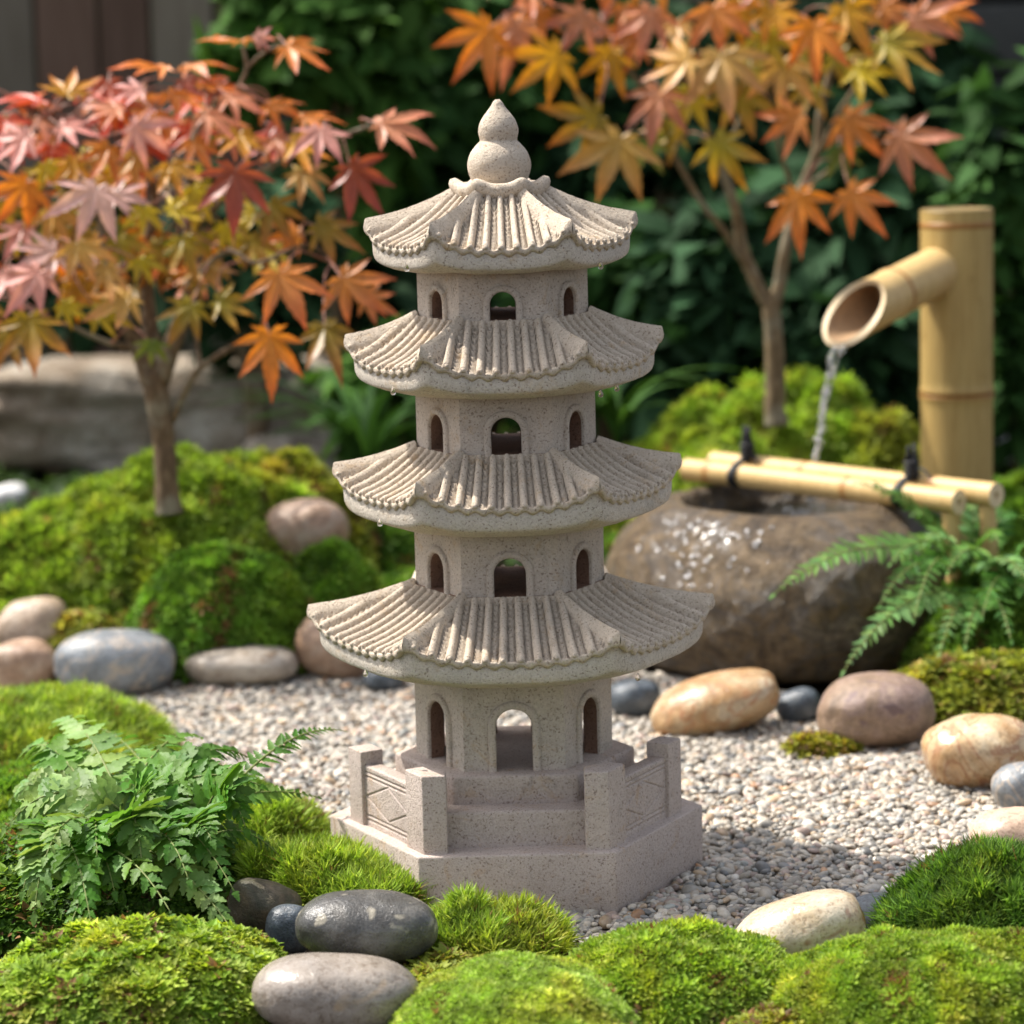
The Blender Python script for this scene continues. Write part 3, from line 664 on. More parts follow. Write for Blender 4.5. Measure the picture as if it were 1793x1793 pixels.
mound(70, 1236, .115, .100, .046, 'spike', 'bright', 'hair moss bank at the left edge behind the fern', .0034, .0068, seed=9, brown=.03)
mound(215, 1335, .095, .100, .040, 'fine', 'bright', 'green moss cushion under the arching tips of the left fern', .0032, .0070, seed=10, brown=.05)
mound(110, 1400, .175, .190, .026, 'fine', 'green', 'low green moss carpet spreading under the left fern', .0046, .0085, seed=40, brown=.06)
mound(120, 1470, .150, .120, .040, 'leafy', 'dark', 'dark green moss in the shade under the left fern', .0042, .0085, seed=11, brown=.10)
mound(1395, 1772, .050, .040, .012, 'leafy', 'olive', 'thin brownish moss in the gap between the two bottom cushions', .0036, .0070, seed=32, brown=.45)
# back left
GB = 'moss mounds'
mound(330, 815, .205, .170, .185, 'star', 'bright', 'large moss hill behind the left maple trunk', .0058, .0120, seed=12, lump=.10, brown=.03)
mound(500, 826, .115, .110, .170, 'star', 'olive', 'yellow olive moss hump right of the left maple trunk', .0058, .0125, seed=13, lump=.14, brown=.05)
mound(85, 905, .125, .130, .135, 'fine', 'bright', 'light green moss hump at the left edge below the maple', .0048, .0105, seed=14, lump=.10, brown=.03)
mound(330, 893, .100, .080, .145, 'star', 'green', 'green moss hump in front of the left maple trunk', .0048, .0100, seed=15, lump=.14, brown=.03)
mound(395, 972, .108, .085, .118, 'star', 'green', 'rich green rounded moss cushion behind the flat pale stone', .0040, .0092, seed=16, lump=.10, brown=.01)
mound(588, 970, .058, .040, .112, 'star', 'green', 'small moss hump in front of the brown stone on the moss', .0046, .0098, seed=50, brown=.02)
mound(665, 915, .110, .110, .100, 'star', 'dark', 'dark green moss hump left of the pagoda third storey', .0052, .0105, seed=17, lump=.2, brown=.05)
mound(180, 1075, .090, .080, .050, 'leafy', 'olive', 'thin brown green moss patch between the left humps', .0050, .0095, seed=18, lump=.3, brown=.30)
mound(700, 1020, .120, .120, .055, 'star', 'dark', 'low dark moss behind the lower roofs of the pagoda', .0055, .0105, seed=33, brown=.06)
# back right
mound(1350, 692, .215, .170, .205, 'star', 'bright', 'large moss hill around the right maple trunk', .0062, .0130, seed=19, lump=.12, brown=.03)
mound(1170, 772, .140, .110, .150, 'fine', 'bright', 'light green moss hump left of the bamboo rods', .0054, .0110, seed=20, lump=.12, brown=.04)
mound(1545, 762, .120, .100, .160, 'star', 'olive', 'olive moss hump behind the bamboo rods near the post', .0058, .0125, seed=21, lump=.16, brown=.05)
mound(1100, 945, .070, .090, .070, 'star', 'dark', 'dark moss between the pagoda and the water basin', .0052, .0105, seed=22, brown=.04)
mound(1725, 1158, .105, .070, .055, 'leafy', 'olive', 'coarse yellow green moss under the right fern', .0042, .0105, seed=23, lump=.2, brown=.06)
mound(1800, 1010, .120, .130, .100, 'star', 'dark', 'dark green moss bank behind the right fern', .0055, .0110, seed=24, brown=.05)
mound(1800, 838, .110, .110, .120, 'star', 'green', 'green moss hump at the right edge behind the bamboo post', .0058, .0120, seed=25, brown=.03)
mound(960, 800, .220, .150, .090, 'star', 'dark', 'low dark moss ground behind the pagoda', .0070, .0130, seed=26, brown=.06)
mound(1440, 1296, .030, .018, .010, 'leafy', 'olive', 'tiny moss tuft below the small dark stone', .0034, .0070, seed=27, brown=.15)
# far ground cover
m = MB(); n = 9000; X = rng.uniform(-2.2, 2.2, n); Y = rng.uniform(1.25, 3.6, n); 
col = np.array([.05, .10, .02])*rng.uniform(.5, 1.6, (n, 1)); PV, PF = sprig('leafy', 5)
scatter(m, PV, PF, np.stack([X, Y, X*0+.008], -1), frames(np.stack([rng.normal(0, .3, n), rng.normal(0, .3, n), np.ones(n)], -1), rng.uniform(0, 6, n)), rng.uniform(.012, .03, n), col)
tag(m.build('ground_cover', MOSS, smooth=False), 'low dark ground cover behind the moss hills', kind='stuff')

# ---------------------------------------------------------------- stone basin
BC = at_z(1378, 884, .155); bx, by = BC[0], BC[1]
t = NT('basin_stone'); co_ = t.coord(); n1 = t.noise(co_, 14, 8, .78, 1.0); n2 = t.noise(co_, 62, 6, .8, .3); n3 = t.noise(co_, 200, 3, .6)
a_ = t.ramp(n1, [(.32, (.04, .026, .012)), (.42, (.14, .088, .040)), (.49, (.26, .175, .085)), (.55, (.14, .108, .080)), (.66, (.38, .30, .21))])
a_ = t.mix(t.ramp(n2, [(.36, (.8,)*3), (.58, (0,)*3)]), a_, t.mix(1., a_, (.30, .27, .22), 'MULTIPLY'))
a_ = t.mix(t.ramp(n3, [(.64, (0,)*3), (.74, (.7,)*3)]), a_, (.26, .22, .15))
b_ = t.bump(n2, 1.0, .014); b_ = t.bump(n3, .6, .0026, b_)
BASINM = t.done(t.bsdf(a_, t.ramp(n1, [(.35, (.50,)*3), (.60, (.36,)*3)]), b_, .45, Coat_Weight=.12, Coat_Roughness=.15))
BAS = empty('water_basin', (bx, by, 0)); tag(BAS, 'round brown stone water basin with wet glossy shoulder under the bamboo spout', 'water basin')
m = MB(); pr_ = spline([(.135, -.004, 0), (.168, .006, 0), (.190, .045, 0), (.193, .085, 0), (.178, .122, 0), (.150, .150, 0), (.128, .162, 0), (.117, .1635, 0), (.109, .158, 0), (.104, .142, 0), (.095, .115, 0), (.05, .095, 0), (.002, .092, 0)], 110)
lathe(m, pr_[:, :2], 220); V = m.V[0]; Q = V*[1, 1, 1]
dn = fbm(Q*8, 41, 2)*.006+fbm(Q*45, 43, 3)*.0046; rad = np.linalg.norm(V[:, :2], axis=1, keepdims=True)+1e-6
V[:, :2] += V[:, :2]/rad*dn[:, None]*np.clip((rad-.03)/.06, 0, 1); V[:, 2] += fbm(Q*12, 47, 3)*.004*(V[:, 2] > .03)
m.build('bowl', BASINM, BAS)
bvv = V.copy()
rr_ = np.linspace(.001, .1085, 70); m = MB(); lathe(m, [(q, .1385+.0007*math.sin(q*900)*math.exp(-q/.03)) for q in rr_]+[(.1085, .1340)], 90); m.build('water_surface', POOL, BAS)
kk = (np.abs(bvv[:, 2]-.118) < .040) & (bvv[:, 0] < -.015) & (bvv[:, 1] < .0) & (np.hypot(bvv[:, 0], bvv[:, 1]) > .125); cand = bvv[kk]
ctr = np.array([-.105, -.125, .125]); pw2 = np.exp(-(np.linalg.norm(cand-ctr, axis=1)/.050)**2); pk = rng.choice(len(cand), 130, p=pw2/pw2.sum())
V1, F1 = ico(3); nb = 130; m = MB(); scatter(m, V1*[1, 1, .20], F1, cand[pk]+rng.normal(0, .0022, (nb, 3))*[1, 1, .2]+np.array([-.43, -.52, .74])*.0004, frames(np.array([-.43, -.52, .74])+rng.normal(0, .10, (nb, 3)), rng.uniform(0, 6, nb)), rng.uniform(.0010, .0027, nb), np.ones((nb, 3))); tag(m.build('glint_beads', BEAD, BAS), kind='stuff')  # flat beads added and aimed to throw sun glints off the wet shoulder

# ---------------------------------------------------------------- bamboo rods
def bamboo(mb, A, B, r, nodes, n=28, wall=None, mi=0, ringc=(.62, .42, .28)):
    A = np.array(A, float); B = np.array(B, float); L = np.linalg.norm(B-A); ts = set([0, 1]); 
    for k in nodes: ts |= set(np.clip(np.array([-.012, -.007, -.003, -.0012, 0, .0012, .003, .007, .012])/L+k, 0, 1))
    ts |= set(np.linspace(0, 1, 26)); ts = np.array(sorted(ts)); rr = np.full(len(ts), r); cc = np.ones((len(ts), 3))
    for k in nodes:
        dd = (ts-k)*L; rr = rr+r*.055*np.exp(-(dd/.006)**2)-r*.05*np.exp(-((dd)/.0011)**2); cc = np.where((np.abs(dd) < .0016)[:, None], np.array(ringc), cc)
        cc = np.where(((np.abs(dd) >= .0016) & (np.abs(dd) < .0042))[:, None], np.array((.86, .74, .62)), cc)
    P = A+(B-A)*ts[:, None]; tube(mb, P, rr, n, cc, cap=False, mi=mi); return P[0], P[-1]
def disc_ring(mb, C, T, r0, r1, n=28, mi=0, depth=0.):
    T = T/np.linalg.norm(T); a = np.array([0, 0, 1.]) if abs(T[2]) < .9 else np.array([1., 0, 0]); X = np.cross(a, T); X /= np.linalg.norm(X); Y = np.cross(T, X)
    th = np.arange(n)*2*math.pi/n; c = np.cos(th)[:, None]*X+np.sin(th)[:, None]*Y
    mb.add(np.concatenate([C+r1*c, C+r0*c, C+r0*c-T*depth, [C-T*depth]]), [[i, (i+1) % n, n+(i+1) % n, n+i] for i in range(n)]+[[n+i, n+(i+1) % n, 2*n+(i+1) % n, 2*n+i] for i in range(n)]+[[2*n+i, 2*n+(i+1) % n, 3*n] for i in range(n)], None, mi)
REST = empty('bamboo_rods', (bx, by, .165)); tag(REST, 'pair of pale bamboo rods tied with black cord across the stone basin', 'bamboo rods')
zr = .1775; ZREF = .165
A1 = at_z(1203, 822, zr); B1 = at_z(1680, 879, zr); dr_ = (B1-A1)/np.linalg.norm(B1-A1); pn = np.array([-dr_[1], dr_[0], 0])
if pn[1] < 0: pn = -pn
A2 = A1+pn*.0235+dr_*.018+np.array([0, 0, .0065]); B2 = B1+pn*.0235+dr_*.027+np.array([0, 0, .0065]); o_ = np.array([bx, by, .165])
for A, B, nd in ((A1, B1, (.10, .62)), (A2, B2, (.35, .80))):
    m = MB(); bamboo(m, A, B, .0122, nd); disc_ring(m, A, A-B, .0035, .0122, mi=1, depth=.006); disc_ring(m, B, B-A, .0035, .0122, mi=1, depth=.006)
    m.build('rod', [BAMBOO2, BCUT], REST, loc=o_, autosmooth=50)
for px__ in (1303, 1590):
    f = (px__-1203)/(1680-1203.); C = A1+(B1-A1)*f; m = MB()
    cen = C+pn*.012+np.array([0, 0, .003])
    for w_ in range(4):
        th = np.linspace(0, 2*math.pi, 40); off = dr_*(.0026*(w_-1.5)+.003*np.sin(th*1+w_)[:, None]*.5)
        pts = cen+pn*(np.cos(th)*.0268)[:, None]+np.array([0, 0, 1.])*(np.sin(th)*.0150+np.cos(th)*.003)[:, None]+off
        tube(m, pts, .0017, 8, cap=False)
    top = cen+np.array([0, 0, .014])
    for k in range(7):
        a0 = rng.uniform(0, 6.28); hgt = rng.uniform(.024, .036)
        pts = [top+np.array([math.cos(a0)*.004, math.sin(a0)*.004, -.004]), top+np.array([math.cos(a0+1)*.006, math.sin(a0+1)*.006, .008]), top+np.array([math.cos(a0+2)*.0045, math.sin(a0+2)*.0045, .016]), top+np.array([math.cos(a0+3)*.0035, math.sin(a0+3)*.0035, hgt])]
        tube(m, spline(pts, 14), .0019, 8)
    for q in range(3):
        th = np.linspace(0, 2*math.pi, 18); z_ = .004+q*.0055
        tube(m, top+np.stack([np.cos(th)*.0065, np.sin(th)*.0065, th*0+z_], -1), .0019, 8, cap=False)
    e1 = [top+np.array([0, 0, .004]), top+dr_*.012+np.array([0, -.004, .010]), top+dr_*.024+np.array([0, -.006, .002])] if px__ > 1400 else [top+np.array([0, 0, .002]), top+dr_*.008+np.array([0, 0, .004]), top+dr_*.014+np.array([0, -.004, -.004])]
    tube(m, spline(e1, 12), .0014, 8)
    m.build('cord', CORD, REST, loc=o_)
for P_, q in ((B1, -.012), (B2, -.012)):
    m = MB(); C = P_+dr_*q; z1 = C[2]-.011; bamboo(m, (C[0]+.012, C[1]+.004, -.004), (C[0], C[1], z1), .0085, (.5,)); disc_ring(m, np.array([C[0], C[1], z1]), np.array([0, 0, 1.]), .003, .0085)
    m.build('support_stake', BAMBOO2, REST, loc=o_)

# ---------------------------------------------------------------- bamboo spout
PP = at_y(1675, 368, .93); pxx, pyy, ptop = PP[0], PP[1], PP[2]
SP = empty('bamboo_spout', (pxx, pyy, 0)); tag(SP, 'thick bamboo post with a slanted bamboo pipe pouring water', 'bamboo fountain'); o_ = np.array([pxx, pyy, 0])
zn = at_y(1675, 685, .93)[2]; zl = at_y(1675, 392, .93)[2]; rp = .0392
m = MB(); bamboo(m, (pxx, pyy, -.004), (pxx, pyy, ptop), rp, (zn/ptop, .08), 48)
th = np.arange(48)*2*math.pi/48
lathe(m, [(rp, ptop-.0001), (rp*.99, ptop+.0012), (rp*.93, ptop+.0020), (rp*.90, ptop+.0014), (.001, ptop+.0006)], 48, (pxx, pyy)); 
m.build('post', BAMBOO, SP, loc=o_, autosmooth=60)
m = MB(); lathe(m, [(rp*1.0, zl-.004), (rp*1.012, zl-.002), (rp*1.008, zl), (rp*1.0, zl+.003)], 48, (pxx, pyy), col=(.72, .50, .36)); m.build('post_ring', BAMBOO, SP, loc=o_)
S0 = at_y(1662, 464, .925); S1 = at_y(1492, 550, .80); rs = .0262; ax = (S1-S0)/np.linalg.norm(S1-S0)
q_ = np.array([-.10, -.60, .80]); q_ -= ax*(q_@ax); q_ /= np.linalg.norm(q_)
LEN = np.linalg.norm(S1-S0)+.030; m = MB(); nn_ = 40
X_ = q_; Y_ = np.cross(ax, X_); th = np.arange(nn_)*2*math.pi/nn_; circ = np.cos(th)[:, None]*X_+np.sin(th)[:, None]*Y_
def cutlen(rad): return LEN-1.25*rs*(1+np.cos(th))*1.0*(rad/rs)-(1-rad/rs)*.0
stn = [0, .02, .04, .055, .060, .0625, .064, .0655, .068, .075, .085]
V = []; C_ = []
node = .105
for sN in [0, .03, .06, .085, .095, .100, .1035, .1048, .106, .1075, .111, .116, .125]:
    r0 = rs*(1+.06*math.exp(-((sN-.105)/.006)**2)-.05*math.exp(-((sN-.105)/.0013)**2))*(1+.06*max(0, sN-.105)/.05)
    V.append(S0+ax*sN+circ*r0); C_.append(np.full((nn_, 3), 1.) if abs(sN-.105) > .0018 else np.tile([.62, .42, .28], (nn_, 1)))
ring_end = S0+ax*np.maximum(cutlen(rs), .128)[:, None]+circ*rs*1.07
for f in (.33, .66, 1.): V.append(V[12]*(1-f)+ring_end*f) ; C_.append(np.ones((nn_, 3)))
V = np.concatenate(V); nr = len(V)//nn_
F = [[i*nn_+j, i*nn_+(j+1) % nn_, (i+1)*nn_+(j+1) % nn_, (i+1)*nn_+j] for i in range(nr-1) for j in range(nn_)]
m.add(V, F, np.concatenate(C_), 0)
ri = rs*.80; inn = S0+ax*np.maximum(cutlen(rs)-.0015, .126)[:, None]+circ*ri*1.05
m.add(np.concatenate([ring_end, inn]), [[j, (j+1) % nn_, nn_+(j+1) % nn_, nn_+j] for j in range(nn_)], None, 1)
back = S0+ax*.108+circ*ri*.98
m.add(np.concatenate([inn, (inn+back)/2, back]), [[i*nn_+j, i*nn_+(j+1) % nn_, (i+1)*nn_+(j+1) % nn_, (i+1)*nn_+j] for i in range(2) for j in range(nn_)]+[[2*nn_+j for j in range(nn_)]], None, 2)
m.build('pipe', [BAMBOO2, BCUT, BINSIDE], SP, loc=o_, autosmooth=60)
# water stream
jl = int(np.argmin(ring_end[:, 2])); W0 = ring_end[jl]+np.array([.003, 0, .001])
wy = W0[1]; WE = np.array([at_y(1416, 900, wy-.01)[0], wy-.01, .139])
m = MB(); ts = np.linspace(0, 1, 160)
for sgn in (-1, 1):
    tt = ts; q1 = vn(np.stack([tt*9+sgn*3, tt*0, tt*0], -1), 5); q2 = vn(np.stack([tt*30+sgn*5, tt*0, tt*0], -1), 6); q3 = vn(np.stack([tt*14+sgn*9, tt*0, tt*0], -1), 7)
    x = W0[0]+(WE[0]-W0[0])*(.25*tt+.75*np.sqrt(tt))+sgn*.0036*np.clip(1-tt*2.6, 0, 1)+.0022*q1*tt**.5+sgn*.0007; y = W0[1]+(WE[1]-W0[1])*tt+.002*q3*tt; z = W0[2]+(WE[2]-W0[2])*tt
    rr = (.0021-.0012*tt)*(1+.55*q2+.35*q3); rr = np.clip(rr, .0005, .0046)
    tube(m, np.stack([x, y, z], -1), rr, 12)
V1, F1 = ico(2); k = 30; tq = rng.uniform(.12, 1, k); P_ = W0+(WE-W0)*np.stack([.25*tq+.75*np.sqrt(tq), tq, tq], -1)+rng.normal(0, .0022, (k, 3))
scatter(m, V1, F1, P_, np.repeat(np.eye(3)[None], k, 0), rng.uniform(.0012, .0030, k), np.ones((k, 3)))
k = 26; P_ = np.array([WE[0], WE[1], .141])+rng.normal(0, 1, (k, 3))*[.012, .012, .005]; P_[:, 2] = np.abs(P_[:, 2]-.140)+.140; scatter(m, V1, F1, P_, np.repeat(np.eye(3)[None], k, 0), rng.uniform(.0012, .0030, k), np.ones((k, 3)))
tag(m.build('water_stream', STREAM, loc=W0), 'thin clear stream of water falling from the bamboo pipe into the basin', 'water')

# ---------------------------------------------------------------- ferns
def pinna(nst=11, lobes=4.5, w0=.24, curve=.12, droop=.25):
    V = []; xs = np.linspace(0, 1, nst*2-1)
    for x in xs:
        env = w0*(1-x)**.62*(min(1, x/.06)*.55+.45) if x < 1 else 0
        lb = .70+.42*abs(math.sin(x*math.pi*lobes)) ; wd = env*lb
        z = -droop*x*x; V += [(x+wd*.35, wd, z+.10*wd), (x, 0, z-.03), (x+wd*.35, -wd, z+.10*wd)]
    n = len(xs); F = []
    for i in range(n-1): b = 3*i; F += [[b, b+3, b+4, b+1], [b+1, b+4, b+5, b+2]]
    return np.array(V), np.array(F)
PINB = pinna(11, 3.6, .34, droop=.22); PINN = pinna(9, 4.6, .24, droop=.15); PINS = pinna(5, 1.5, .38, droop=.1)
def frond(parent, base, tip, arch, npair, mx, pin, colr, o_, side=0., t0=.12, thin=.0011, sweep=.45, roll=0.):
    base = np.array(base); tip = np.array(tip); ctrl = (base*.45+tip*.55)+np.array([0, 0, arch])
    t = np.linspace(0, 1, 30)[:, None]; P = (1-t)**2*base+2*t*(1-t)*ctrl+t*t*tip
    L = np.linalg.norm(np.diff(P, axis=0), axis=1).sum()
    m = MB(); tube(m, P, np.linspace(thin, thin*.35, 30), 6, (.30, .36, .12))
    PV, PF = pin; pos = []; rot = []; sc_ = []; cl = []
    n2 = npair
    for i in range(n2+1):
        f = t0+(1-t0)*(i/n2)**.92*.985; p = (1-f)**2*base+2*f*(1-f)*ctrl+f*f*tip; T = 2*(1-f)*(ctrl-base)+2*f*(tip-ctrl); T /= np.linalg.norm(T)
        upv = np.array([0, 0, 1.])-np.array([0, 1., 0])*.75; B = np.cross(T, upv); B /= np.linalg.norm(B); Nn = np.cross(B, T)
        if roll: B, Nn = B*math.cos(roll)+Nn*math.sin(roll), Nn*math.cos(roll)-B*math.sin(roll)
        g = (i/n2); ln = mx*min(1, .50+g*2.2)*(1-g)**.72+mx*.07
        for s_ in (-1, 1):
            sw = sweep+.5*g+rng.normal(0, .09); d = B*s_*math.cos(sw)+T*math.sin(sw)+Nn*rng.normal(.02, .14); d /= np.linalg.norm(d)
            nn2 = Nn+rng.normal(0, .2, 3); nn2 -= d*(nn2@d); nn2 /= np.linalg.norm(nn2); yv = np.cross(nn2, d)
            pos.append(p); rot.append(np.stack([d, yv, nn2], 1)); sc_.append(ln*rng.uniform(.85, 1.15)); cl.append(np.array(colr)*rng.uniform(.7, 1.35)*np.array([rng.uniform(.85, 1.2), 1, rng.uniform(.8, 1.15)]))
    pos.append(tip); T = (tip-ctrl)/np.linalg.norm(tip-ctrl); B = np.cross(T, upv); B /= np.linalg.norm(B); rot.append(np.stack([T, np.cross(np.cross(B, T), T)*-1, np.cross(B, T)], 1)); sc_.append(mx*.28); cl.append(np.array(colr))
    mul = 1.0
    scatter(m, PV, PF, np.array(pos), np.array(rot), np.array(sc_), np.array(cl))
    return m.build('frond', FERN, parent, loc=o_)
FB = at_z(225, 1480, .055); FL = empty('fern', FB); tag(FL, 'large green fern with broad lobed fronds at the left front', 'fern')
gcol = [(.075, .185, .022), (.125, .255, .042), (.19, .32, .08), (.09, .225, .02)]
# tip pixel, Y, arch, pairs, pinna length, template
fl = [(604, 1280, .05, .045, 20, .017, PINN), (556, 1396, -.02, .035, 18, .019, PINS), (424, 1655, -.26, .045, 17, .027, PINB), (112, 1650, -.26, .050, 16, .027, PINB),
      (200, 1560, -.22, .045, 15, .028, PINB), (40, 1560, -.20, .05, 15, .028, PINB), (20, 1400, -.05, .05, 16, .027, PINB), (60, 1300, .14, .04, 12, .028, PINB), (170, 1275, .20, .03, 12, .026, PINB),
      (270, 1300, .16, .03, 12, .026, PINB), (335, 1345, .06, .04, 12, .026, PINB), (455, 1375, -.10, .045, 17, .027, PINB), (370, 1470, -.20, .04, 12, .031, PINB), (300, 1600, -.27, .05, 11, .026, PINB),
      (130, 1440, -.14, .05, 11, .032, PINB), (200, 1400, -.10, .055, 12, .031, PINB), (490, 1500, -.10, .05, 12, .020, PINB), (280, 1420, -.14, .05, 16, .028, PINB), (80, 1500, -.24, .05, 11, .031, PINB), (30, 1480, .0, .05, 11, .03, PINB),
      (380, 1400, .02, .04, 12, .026, PINB), (240, 1340, .05, .045, 12, .028, PINB), (110, 1350, .05, .045, 12, .028, PINB), (170, 1500, -.22, .05, 11, .03, PINB), (330, 1540, -.24, .05, 11, .028, PINB),
      (30, 1330, .05, .07, 15, .03, PINB), (90, 1270, .12, .07, 15, .03, PINB), (430, 1450, -.14, .07, 16, .032, PINB), (410, 1560, -.22, .06, 16, .030, PINB), (350, 1290, .10, .06, 16, .028, PINB), (60, 1600, -.22, .06, 16, .032, PINB), (160, 1620, -.26, .06, 16, .030, PINB), (440, 1330, .0, .06, 16, .028, PINB), (250, 1520, -.22, .07, 15, .034, PINB), (10, 1450, -.10, .07, 15, .034, PINB)]
for i, (x, y, Y, ar, npz, mx, pn_) in enumerate(fl):
    fb = FB+np.array([rng.uniform(-.05, .05), rng.uniform(-.05, .05), rng.uniform(-.008, .004)]); tipP = at_y(x, y, Y)
    if tipP[2] < .015: tipP = at_z(x, y, .02)
    frond(FL, fb, tipP, ar, npz, mx, pn_, gcol[i % 4], FB, t0=.15 if i > 1 else .22)
FB2 = at_z(1735, 1030, .085); FR = empty('fern', FB2); tag(FR, 'feathery bright green fern leaning over the right side of the water basin', 'fern')
fr = [(1356, 1040, .42, .085, 26, .032, PINN), (1478, 1174, .40, .075, 24, .030, PINN), (1600, 1085, .42, .09, 18, .024, PINN), (1500, 846, .62, .05, 24, .020, PINN), (1600, 900, .60, .05, 16, .024, PINN),
      (1700, 880, .70, .04, 16, .024, PINN), (1775, 900, .66, .05, 15, .026, PINN), (1830, 960, .55, .05, 15, .026, PINN), (1560, 985, .50, .07, 18, .026, PINN), (1640, 1165, .42, .06, 15, .022, PINN),
      (1770, 1120, .42, .06, 15, .026, PINN), (1840, 1080, .46, .06, 15, .028, PINN), (1660, 1000, .44, .07, 16, .026, PINN), (1620, 950, .52, .06, 17, .026, PINN), (1720, 1080, .42, .06, 15, .026, PINN), (1750, 950, .54, .06, 15, .026, PINN),
      (1690, 1130, .44, .05, 15, .024, PINB), (1800, 1020, .46, .06, 15, .028, PINB), (1540, 1060, .46, .07, 17, .022, PINN)]
gc2 = [(.15, .31, .07), (.17, .33, .10), (.08, .21, .035), (.11, .26, .04)]
for i, (x, y, Y, ar, npz, mx, pn_) in enumerate(fr):
    fb = FB2+np.array([rng.uniform(-.03, .03), rng.uniform(-.03, .03), rng.uniform(-.02, .0)]); frond(FR, fb, at_y(x, y, Y), ar, npz, mx, pn_, gc2[i % 4], FB2, t0=.15, thin=.0014, sweep=.35)

# ---------------------------------------------------------------- maples
def maple_leaf():
    lob = [(0, 1.0), (40, .90), (-40, .90), (80, .66), (-80, .66), (120, .34), (-120, .34)]; lob = sorted(lob)
    pts = []; fold = []
    def pol(a, r): return (r*math.cos(R_(a)), r*math.sin(R_(a)))
    pts.append(pol(-165, .10)); fold.append(0)
    for i, (a, L) in enumerate(lob):
        hw = 21.5 if abs(a) < 60 else (20 if abs(a) < 100 else 22)
        nl = .29 if abs(a) < 60 else .22
        seq = [(-hw, nl*1.0, -1), (-hw*.84, L*.42, -.9), (-hw*.72, L*.50, -.8), (-hw*.57, L*.54, -.8), (-hw*.54, L*.61, -.6), (-hw*.37, L*.66, -.6), (-hw*.29, L*.75, -.3), (-hw*.13, L*.84, -.3), (0, L, 0)]
        for da, r, fo in seq: pts.append(pol(a+da, max(r, nl*.9))); fold.append(fo)
        for da, r, fo in seq[-2::-1]: pts.append(pol(a-da, max(r, nl*.9))); fold.append(fo)
    pts.append(pol(165, .10)); fold.append(0)
    O = np.array(pts); n = len(O); rings = [.0, .2, .45, .7, .88, 1.]; V = []; fl_ = []
    for f in rings:
        for i in range(n):
            r = f; V.append((O[i, 0]*r, O[i, 1]*r)); fl_.append(abs(fold[i])*f)
    V = np.array(V); F = []
    for k in range(len(rings)-1):
        for i in range(n-1): F.append([k*n+i, (k+1)*n+i, (k+1)*n+i+1, k*n+i+1])
    r = np.hypot(V[:, 0], V[:, 1]); return V, np.array(fl_), r, np.array(F)
LV, LFo, LR, LFc = maple_leaf()
def add_leaf(mb, P, size, N, d, base_col, tip_col, droop=.25, cup=.10):
    z = -droop*LR**2+cup*LFo+.03*np.sin(LR*9+P[0]*300)*LR; a = np.arctan2(LV[:, 1], LV[:, 0])
    ph = rng.uniform(0, 6.28); z = z+.10*LR*np.sin(a*2+ph)+.05*LR*np.sin(a*5+ph*2)
    N = N/np.linalg.norm(N); d = d-N*(d@N); d /= np.linalg.norm(d); y = np.cross(N, d)
    sx = rng.uniform(.85, 1.1); wv = 1+.10*np.sin(a*3+ph)
    V = P+size*(np.outer(LV[:, 0]*wv, d)+np.outer(LV[:, 1]*sx*wv, y)+np.outer(z, N))
    f = np.clip(LR*1.15-.15, 0, 1)[:, None]**1.2; c = np.array(base_col)*(1-f)+np.array(tip_col)*f
    mb.add(V, LFc, c**1.16*[.97, .88, .76])
LC = {'or': ((.76, .34, .05), (.72, .18, .05)), 'sal': ((.72, .34, .10), (.70, .20, .10)), 'pk': ((.70, .36, .22), (.68, .24, .18)), 'pw': ((.78, .46, .44), (.80, .34, .36)),  # pale pinks pw and li put the whitish leaf sheen into the colour
      'yo': ((.70, .44, .04), (.68, .24, .03)), 'ol': ((.42, .38, .05), (.60, .28, .05)), 'ye': ((.62, .55, .04), (.66, .46, .05)), 'mv': ((.46, .14, .08), (.42, .08, .07)),
      'oo': ((.38, .30, .04), (.52, .18, .05)), 'li': ((.76, .56, .56), (.74, .44, .48)), 'gr': ((.22, .32, .05), (.36, .36, .06)), 'tn': ((.70, .50, .18), (.74, .36, .18)), 'rd': ((.62, .13, .05), (.60, .07, .05)), 'pe': ((.70, .50, .16), (.70, .33, .14))}
def leaf_px(mb, x, y, Y, sp_, ang, kind, tilt, skel, twmb, lean=0.):
    P = at_y(x, y, Y); Nc = (CO-P)/np.linalg.norm(CO-P); a = R_(ang); d = RR*math.cos(a)+UU*math.sin(a)
    T = R_(tilt); N = Nc*math.cos(T)+np.array([0, .15, 1.])*math.sin(T)+RR*lean+rng.normal(0, .10, 3)
    # keep the apparent direction after tilting
    Nn = N/np.linalg.norm(N); v = d-Nc*((d@Nn)/(Nc@Nn+1e-3))*.8
    b, t_ = LC[kind]; j = rng.uniform(.88, 1.12)
    add_leaf(mb, P, sp_*mpp(P), N, v, np.array(b)*j, np.array(t_)*j, rng.uniform(.04, .28), .05)
    if skel is not None and rng.random() < .9:
        dd_ = np.linalg.norm(skel-P, axis=1)+.35*np.abs((skel-P)@v/np.linalg.norm(v)+.03); S = skel[int(np.argmin(dd_))]
        mid = (P+S)/2-v/np.linalg.norm(v)*.012+np.array([0, 0, .006]); q = spline([S, mid, P-Nn*.001], 10)
        tube(twmb, q, np.linspace(.0013, .0007, 10), 6)
